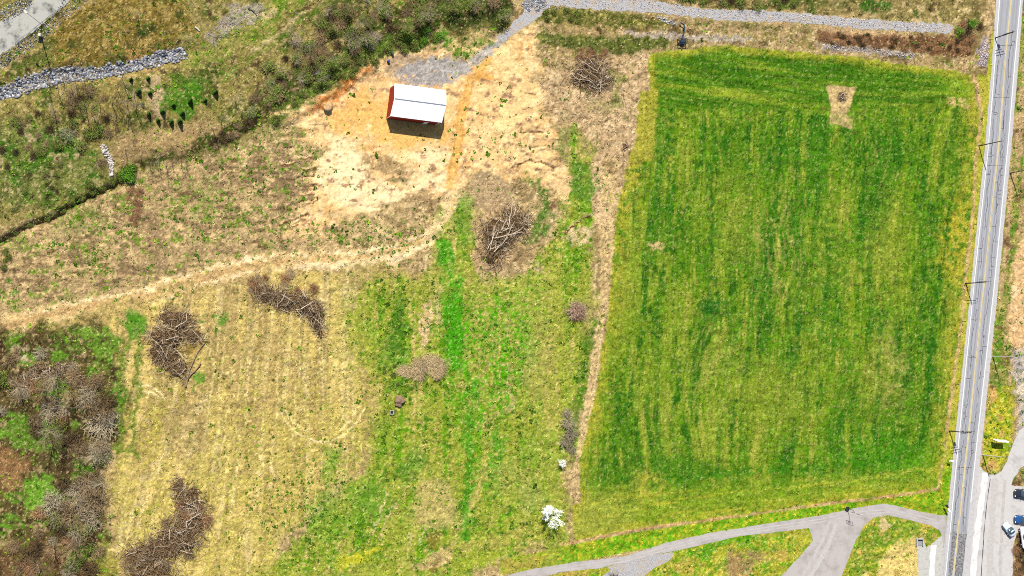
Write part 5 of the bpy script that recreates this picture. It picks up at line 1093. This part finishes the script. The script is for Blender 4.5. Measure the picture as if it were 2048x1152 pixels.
mailbox('dark mailbox on the verge where the driveway meets the road', 1886, 1011, .5, M_black)
mailbox('white mailbox right beside the dark one at the driveway mouth', 1890, 1019, .5, M_pwhite)
mailbox('small white box on the verge left of the lower road', 1894, 921, 1.4, M_pwhite)
# basketball hoop
t = thing('basketball_hoop', 'black portable basketball hoop at the upper edge of the driveway', 'basketball hoop', 1694, 1018, -.35)
bevel_box('base', 0, 0, .14, .8, 1.1, .28, M_black, t, .06, 2)
link('pole', new_mesh('pole', *tubes([(0, .1, .2), (0, 0, 2.2)], [(0, 0, 2.2), (0, -.55, 3.1)], [.06, .055], [.055, .05], 8), [M_black]), t)
link('brace', new_mesh('brace', *tubes([(0, .45, .25)], [(0, .02, 1.3)], [.03], [.03], 6), [M_black]), t)
# backboard as frame round a clear panel
parts = [boxvf(0, -.66, 3.95, 1.7, .05, .07), boxvf(0, -.66, 2.9, 1.7, .05, .07), boxvf(-.82, -.66, 3.42, .07, .05, .98), boxvf(.82, -.66, 3.42, .07, .05, .98)]
bb = link('backboard', new_mesh('backboard', *join(*parts), [M_black]), t)
link('target_square', new_mesh('target_square', *join(boxvf(0, -.70, 3.4, .6, .02, .05), boxvf(0, -.70, 3.0, .6, .02, .05), boxvf(-.3, -.70, 3.2, .05, .02, .36), boxvf(.3, -.70, 3.2, .05, .02, .36)), [M_trim]), bb)
an = np.linspace(0, 2 * math.pi, 15); c_ = np.stack([.24 * np.cos(an), -.97 + .24 * np.sin(an), np.full(15, 3.05)], 1)
rim = link('rim', new_mesh('rim', *tubes(c_[:-1], c_[1:], .018, .018, 5), [M_orange]), t)
lo = np.stack([.13 * np.cos(an + .3), -.97 + .13 * np.sin(an + .3), np.full(15, 2.65)], 1); link('net', new_mesh('net', *join(tubes(c_[:-1], lo[:-1], .008, .008, 3), tubes(c_[1:], lo[:-1], .008, .008, 3)), [M_trim]), rim)
# billboard: two boards in a shallow V on posts
t = thing('roadside_sign', 'white two winged roadside sign board on the verge right of the road', 'sign', 1991, 882, 0)
for s, (x0, y0, x1, y1) in ((0, (-1.35, .38, -.1, .12)), (1, (-.1, .12, 1.5, .06))):
    dx, dy = x1 - x0, y1 - y0; L_ = math.hypot(dx, dy); an_ = math.atan2(dy, dx)
    o = bevel_box('board', 0, 0, 0, L_ - .06, .24, 1.3, M_trim, t, .02, 1); o.location = ((x0 + x1) / 2, (y0 + y1) / 2, 1.7); o.rotation_euler = (0.25, 0, an_)
    for f in (.15, .85): link('post', new_mesh('post', *tubes([(x0 + dx * f, y0 + dy * f, -.1)], [(x0 + dx * f, y0 + dy * f, 1.0)], [.06], [.06], 6), [M_wood]), t)
# blue bent pipe with pump frame
t = thing('pump_rig', 'dark blue bent pipe and tubular pump frame standing above the green field edge', 'pump', 1362, 84, 0)
pp = [(-.3,4.6,.4),(0,4.3,.6),(.45,4.0,.7),(.5,3.3,.7),(.5,2.6,.7),(.35,2.0,.75),(.1,1.5,.8),(.0,.6,.9)]
link('pipe', new_mesh('pipe', *tubes(pp[:-1], pp[1:], .16, .16, 10), [M_bluem], smooth=True), t)
fr = [(-.9,-.6),(1.0,-.6),(1.0,.6),(-.9,.6)]
s = []
for i in range(4):
    a, b = fr[i], fr[(i + 1) % 4]
    for z in (.25, 1.0): s.append(tubes([(a[0], a[1], z)], [(b[0], b[1], z)], [.07], [.07], 6))
link('frame', new_mesh('frame', *join(*s), [M_bluem]), t)
for a in fr: link('leg', new_mesh('leg', *tubes([(a[0], a[1], -.2)], [(a[0], a[1], 1.05)], [.07], [.07], 6), [M_bluem]), t)
bevel_box('pump_body', .1, 0, .6, 1.0, .7, .6, M_bluem, t, .08, 2); link('motor', new_mesh('motor', *join(tubes([(-.7, 0, .6)], [(-.2, 0, .6)], [.22], [.22], 12), tubes([(-.72, 0, .6)], [(-.7, 0, .6)], [.02], [.22], 12)), [M_black]), t)
for q, a in enumerate((.8, .45)): link('hose', new_mesh('hose', *tubes([(.2 * q, -.6, .4), (.2 * q + .3, -1.1, .2)], [(.2 * q + .3, -1.1, .2), (.1, -1.9, .12)], .06, .06, 6), [M_black]), t)
# barrels left of the gravel pad
for lab, u, v, m in (('small blue barrel on the sand left of the gravel pad', 776, 123, M_bluep), ('small teal barrel in the grass above the blue one', 784, 108, M_teal)):
    t = thing('barrel', lab, 'barrel', u, v); zz = [0, .05, .3, .35, .6, .65, .88, .9]; rr = [.27, .3, .3, .32, .32, .3, .29, .25]
    link('drum', new_mesh('drum', *tubes([(0, 0, z) for z in zz[:-1]], [(0, 0, z) for z in zz[1:]], rr[:-1], rr[1:], 14), [m], smooth=True), t)
    link('lid', new_mesh('lid', *join(tubes([(0, 0, .88)], [(0, 0, .89)], [.25], [.01], 14)), [m]), t)
# culvert headwall beside the road
t = thing('concrete_culvert', 'concrete culvert headwall in the lawn left of the road bottom', 'culvert', 1838, 1084, 0)
bevel_box('headwall', 0, .8, .35, 1.4, .25, .8, M_concrete, t, .04, 1); bevel_box('wing_wall', -.75, 0, .28, .22, 1.8, .6, M_concrete, t, .04, 1); bevel_box('wing_wall', .75, -.1, .24, .22, 1.6, .5, M_concrete, t, .04, 1)
bevel_box('channel_floor', 0, -.1, .08, 1.25, 1.5, .1, M_track, t, .01, 1)

# ------------------------------------------------------------------ vehicles
def car(label, u, v, rz, paint_m, L=4.6, W=1.9, H=1.5, kind='sedan', cat='car'):
    t = link('parked_car' if kind != 'van' else 'parked_van', None, None, (X(u), Y(v), .045), (0, 0, rz)); tag(t, label, cat)
    def loft(name, secs, m, par, sub=1):
        """secs: (x, half width, z0, z1, top inset)"""
        bm = bmesh.new(); rings = []
        for (x, hw, z0, z1, ins) in secs:
            zm = z0 + (z1 - z0) * .55
            rings.append([bm.verts.new(p) for p in ((x, -hw * .94, z0), (x, -hw, zm), (x, -hw + ins, z1), (x, -hw * .35, z1 + .03), (x, hw * .35, z1 + .03), (x, hw - ins, z1), (x, hw, zm), (x, hw * .94, z0))])
        for a, b in zip(rings[:-1], rings[1:]):
            for i in range(8): bm.faces.new((a[i], b[i], b[(i + 1) % 8], a[(i + 1) % 8]))
        bm.faces.new(rings[0]); bm.faces.new(rings[-1][::-1]); bmesh.ops.recalc_face_normals(bm, faces=bm.faces[:])
        me = bpy.data.meshes.new(name); bm.to_mesh(me); bm.free(); me.materials.append(m); me.polygons.foreach_set('use_smooth', [True] * len(me.polygons)); o = link(name, me, par)
        if sub: md = o.modifiers.new('round', 'SUBSURF'); md.levels = 1; md.render_levels = 2
        return o
    h = L / 2; w_ = W / 2
    if kind == 'van':
        body = loft('body', [(-h, w_ * .9, .35, .9, .1), (-h + .1, w_, .3, 1.1, .1), (-h + 1.1, w_, .3, 1.25, .12), (-h + 1.15, w_, .3, 1.28, .12), (h - .1, w_, .3, 1.3, .1), (h, w_ * .95, .35, 1.2, .1)], paint_m, t)
        cab = loft('roof', [(-h + 1.0, w_ * .88, 1.2, 1.3, .1), (-h + 1.9, w_ * .92, 1.2, H + .4, .14), (h - .3, w_ * .94, 1.2, H + .45, .12), (h - .08, w_ * .9, 1.2, H + .3, .14)], paint_m, t)
    else:
        body = loft('body', [(-h, w_ * .72, .38, .62, .1), (-h + .18, w_ * .93, .28, .74, .12), (-h + .8, w_, .25, .86, .12), (-h + 1.5, w_, .25, .94, .12), (h - 1.2, w_, .25, .98, .12), (h - .25, w_ * .95, .28, .98, .12), (h, w_ * .78, .4, .8, .1)], paint_m, t)
        cab = loft('cabin_glass', [(-h + 1.25, w_ * .84, .86, .92, .06), (-h + 1.95, w_ * .86, .86, H - .06, .2), (h - 1.3, w_ * .86, .86, H - .05, .2), (h - .5, w_ * .8, .86, .98, .08)], M_glass, t)
        loft('roof', [(-h + 1.95, w_ * .66, H - .1, H - .03, .06), (-h + 2.4, w_ * .7, H - .08, H, .06), (h - 1.7, w_ * .7, H - .08, H, .06), (h - 1.25, w_ * .64, H - .1, H - .03, .06)], paint_m, t)
    if kind == 'van':
        ws = bevel_box('windscreen', 0, 0, 0, .75, W * .8, .05, M_glass, t, .02, 1); ws.location = (-h + 1.42, 0, 1.62); ws.rotation_euler = (0, -.72, 0)
        for s in (-1, 1): bevel_box('side_window', -h + 2.2, s * w_ * .93, 1.5, .8, .05, .4, M_glass, t, .02, 1)
    for sx in (-h + .85, h - .85):
        for s in (-1, 1):
            wv, wf = tubes([(0, -.11, 0)], [(0, .11, 0)], [.33], [.33], 16); wc = join((wv, wf), tubes([(0, -.11, 0)], [(0, -.112, 0)], [.33], [.2], 16), tubes([(0, .11, 0)], [(0, .112, 0)], [.33], [.2], 16))
            wh = link('wheel', new_mesh('wheel', *wc, [M_tyre]), t, loc=(sx, s * (w_ - .1), .33))
            link('rim', new_mesh('rim', *join(tubes([(0, s * .09, 0)], [(0, s * .115, 0)], [.21], [.2], 12), tubes([(0, s * .115, 0)], [(0, s * .12, 0)], [.2], [.01], 12)), [M_rim]), wh)
    for s in (-1, 1):
        bevel_box('headlight', -h + .12, s * w_ * .66, .66, .16, .3, .14, M_lampw, t, .03, 1); bevel_box('tail_light', h - .08, s * w_ * .7, .78, .12, .28, .16, M_lampr, t, .03, 1)
        bevel_box('mirror', -h + 1.65, s * (w_ + .08), 1.0, .14, .2, .12, paint_m, t, .03, 1)
car('black parked car cut by the right edge, the upper one in the parking lot', 2044, 986, 0, M_pblack, 4.6, 2.0)
car('blue parked car cut by the right edge, just below the black car', 2044, 1038, 0, M_pblue, 4.5, 1.95)
car('small pale blue silver car parked at an angle beside the white van', 2014, 1058, -.95, M_psilver, 3.6, 1.7)
car('white van at the right edge below the blue car', 2046, 1074, -1.45, M_pwhite, 5.2, 2.1, 1.6, 'van', 'van')

# ------------------------------------------------------------------ grass and weeds (uncountable)
def tufts(name, label, cat, U, V, size, col, blades, seed, hgt=1.0, wd=.35):
    r = np.random.default_rng(seed); n = len(U); C0 = np.stack([X(U), Y(V), ground_z(U, V) - .04], 1)
    an = r.random((n, blades)) * 6.283; L = size[:, None] * r.uniform(.6, 1.2, (n, blades)); zz = L * r.uniform(.35, 1.0, (n, blades)) * hgt
    dx, dy = np.cos(an), np.sin(an); tip = C0[:, None] + np.stack([dx * L, dy * L, zz], -1)
    ww = (L * wd)[..., None]; side = np.stack([-dy, dx, np.zeros_like(dx)], -1)
    mid = C0[:, None] + np.stack([dx * L * .45, dy * L * .45, zz * .75], -1)
    Vt = np.stack([np.broadcast_to(C0[:, None], tip.shape), mid - side * ww, tip, mid + side * ww], 2).reshape(-1, 3)
    F = np.arange(n * blades * 4).reshape(-1, 4)
    cc = np.repeat(col * r.uniform(.55, 1.45, (n, 1)), blades * 4, 0)
    o = link(name, new_mesh(name, Vt, F, [M_grass], cc)); tag(o, label, cat, kind='stuff'); return o
rg = np.random.default_rng(77)
def pts_rand(n): return rg.uniform(-20, 2068, n), rg.uniform(-20, 1172, n)
BLD = [(755,160),(905,160),(905,262),(755,262)]
def off_pave(U, V, marg=2):
    ok = np.ones(U.shape, bool)
    for P in SHEETS: ok &= spoly(U, V, P) < -marg
    ok &= spoly(U, V, [(768,175),(885,190),(878,250),(766,236)]) < 0
    return ok
# green weeds on open ground
U, V = pts_rand(120000); ok = off_pave(U, V); U, V = U[ok], V[ok]; c, rel, gr = paint(U, V)
clump = fb(U, V, 26, 26, 190, 3); gr = np.where(gr < .08, gr * .25, gr); keep = (gr > 0) & (rg.random(len(U)) < np.clip(gr * 2.2 * sstep(.45, .68, clump * .6 + fb(U, V, 7, 7, 220, 2) * .4), 0, 1)); U, V = U[keep], V[keep]; U = U[:26000]; V = V[:26000]
pal = np.array([A(84,128,34), A(112,150,40), A(62,100,28), A(140,164,48)]); col = pal[rg.integers(0, 4, len(U))]
tufts('weeds', 'green weeds and clover clumps scattered over the rough ground', 'weeds', U, V, np.clip(rg.lognormal(-1.5, .45, len(U)), .1, .7), col, 5, 1, .5, .4)
# planted dots in the straw meadow and on the sand
sp = []
for (cx, cy, sx, sy, n) in [(600,1010,60,45,420),(670,930,30,50,160),(640,1040,60,20,150),(560,940,60,50,60),(1000,200,60,60,60),(990,290,60,30,80),(860,290,60,30,40),(740,350,60,50,40),(720,230,60,40,50),(940,100,40,14,90),(780,560,40,60,120),(500,700,120,100,60),(800,470,60,20,120),(700,470,60,20,120),(560,370,50,70,160),(440,380,60,60,220),(180,440,80,60,220),(790,640,18,70,260),(800,770,40,18,160)]:
    sp.append(np.stack([rg.normal(cx, sx, n), rg.normal(cy, sy, n)], 1))
sp = np.concatenate(sp); ok = off_pave(sp[:, 0], sp[:, 1]) & (spoly(sp[:, 0], sp[:, 1], FIELD) < 0); sp = sp[ok]
tufts('weed_rosettes', 'small dark green weed rosettes dotted over sand and straw', 'weeds', sp[:, 0], sp[:, 1], np.clip(rg.lognormal(-1.35, .4, len(sp)), .1, .6), pal[rg.integers(0, 3, len(sp))], 7, 2, .5, .45)
# dead grass
U, V = pts_rand(70000); ok = off_pave(U, V); U, V = U[ok], V[ok]; c, rel, gr = paint(U, V); keep = (gr > .09); U, V, c = U[keep][:36000], V[keep][:36000], c[keep][:36000]
tufts('dry_grass', 'dry straw coloured grass tufts covering the rough ground', 'grass', U, V, rg.uniform(.2, .5, len(U)), np.clip(c * 1.25, 0, .6), 4, 3, .7, .16)
# grass creeping over the pavement edges
er = random.Random(31); eu, ev = [], []
for P, dens, sp_ in ((DRIVE, .9, .9), (LOT, .5, .9), (BRANCH, 1.2, 1.6), (GTOP, 1.4, 2.2), (ROAD, .6, .5), (PATHTL, .9, 2.0), (LANEW, .7, 1)):
    for i in range(len(P)):
        a, b = P[i], P[(i + 1) % len(P)]; L = math.hypot(b[0] - a[0], b[1] - a[1])
        if L > 600: continue
        for k in range(int(L * dens)):
            t_ = er.random(); eu.append(a[0] + (b[0] - a[0]) * t_ + er.gauss(0, sp_)); ev.append(a[1] + (b[1] - a[1]) * t_ + er.gauss(0, sp_))
eu, ev = np.array(eu), np.array(ev); ok = (eu > -30) & (eu < 2090) & (ev > -30) & (ev < 1190); onroad = (spoly(eu, ev, ROAD) > 1.2) | ((spoly(eu, ev, LOT) > 3)) | (spoly(eu, ev, DRIVE) > 2.5); ok &= ~onroad; eu, ev = eu[ok], ev[ok]
ecol = np.array([A(120,160,34), A(176,170,70), A(96,140,28), A(196,176,120)])[np.random.default_rng(3).integers(0, 4, len(eu))]
tufts('edge_grass', 'ragged grass tufts creeping over the edges of the pavements', 'grass', eu, ev, np.random.default_rng(4).uniform(.1, .28, len(eu)), ecol * 1.35, 4, 9, .3, .3)
# crop
n = 60000; U = rg.uniform(1140, 1960, n); V = rg.uniform(86, 1085, n)
tt = np.clip((U - 1200) / 740, 0, 1); k = (.045 + .055 * tt); uu = U + (V - 576) * k; uu = np.round(uu / 4.9) * 4.9; hl = V < 205; U = np.where(hl, U, uu - (V - 576) * k + rg.normal(0, .5, n))
ok = (spoly(U, V, FIELD) > 2) & (spoly(U, V, [(1652,168),(1715,172),(1708,262),(1656,256)]) < 0); U, V = U[ok], V[ok]; c, rel, gr = paint(U, V)
tufts('crop_rows', 'young green cereal crop sown in long rows across the field', 'crop', U, V, rg.uniform(.16, .34, len(U)), np.clip(c * 1.05, 0, .5), 4, 4, .6, .22)

# ------------------------------------------------------------------ give alike plants a label of their own
def place_word(u, v, us, vs):
    a = (u - min(us)) / (max(us) - min(us) + 1e-6); b = (v - min(vs)) / (max(vs) - min(vs) + 1e-6)
    return a, b
from collections import defaultdict
def ordn(n): return {1: 'first', 2: 'second', 3: 'third'}.get(n, '%d%s' % (n, 'th' if 10 < n % 100 < 14 else {1: 'st', 2: 'nd', 3: 'rd'}.get(n % 10, 'th')))
SHORT = {'bare shrubs of the lower left thicket': 'shrub in the lower left corner thicket', 'bare shrubs of the diagonal hedge': 'shrub in the diagonal hedge', 'bare shrubs on the left slope': 'shrub on the slope below the riprap'}
byl = defaultdict(list)
for o in scene.objects:
    if o.parent is None and o.get('group') and o.get('label'): byl[(o['group'], o['label'])].append(o)
for (g_, l_), L_ in byl.items():
    if len(L_) < 2: continue
    sub = defaultdict(list)
    for o in L_:
        ch = list(o.children); mt = ch[0].data.materials[0].name if ch and ch[0].data and ch[0].data.materials else ''
        size = max(ch[0].scale[0], .01) if ch else 1
        med = sorted(max(c.children[0].scale[0], .01) if c.children else 1 for c in L_)[len(L_) // 2]
        tone = {'grey_bark': 'grey', 'dark_bark': 'dark brown', 'red_brown_twigs': 'russet', 'grey_brown_bark': 'tan'}.get(mt, '')
        if any(c.name.startswith('leaves') for c in ch): tone = 'leafy green'
        base = l_
        if 'shrub' in g_ and g_ in SHORT: base = SHORT[g_]
        key = ('big' if size > med else 'small', tone, base); sub[key].append(o)
    for (sz_, tn, base), M_ in sub.items():
        M_.sort(key=lambda o: o.location.x)
        w_ = base.split()
        if base in SHORT.values(): txt = (sz_ + ' ' + tn + ' ' + base).replace('  ', ' ')
        else: txt = ' '.join(w_[:11])
        for i, o in enumerate(M_):
            if base in SHORT.values(): o['label'] = txt + ((', ' + ordn(i + 1) + ' from the left') if len(M_) > 1 else '')
if True:
    byl = defaultdict(list)
    for o in scene.objects:
        if o.parent is None and o.get('group') and o.get('label'): byl[(o['group'], o['label'])].append(o)
    for (g_, l_), L_ in byl.items():
        if len(L_) < 2: continue
        L_.sort(key=lambda o: o.location.x); w_ = l_.split()
        if len(w_) + 4 > 16: l_ = ' '.join(w_[:12])
        for i, o in enumerate(L_): o['label'] = l_ + ', ' + ordn(i + 1) + ' from the left'
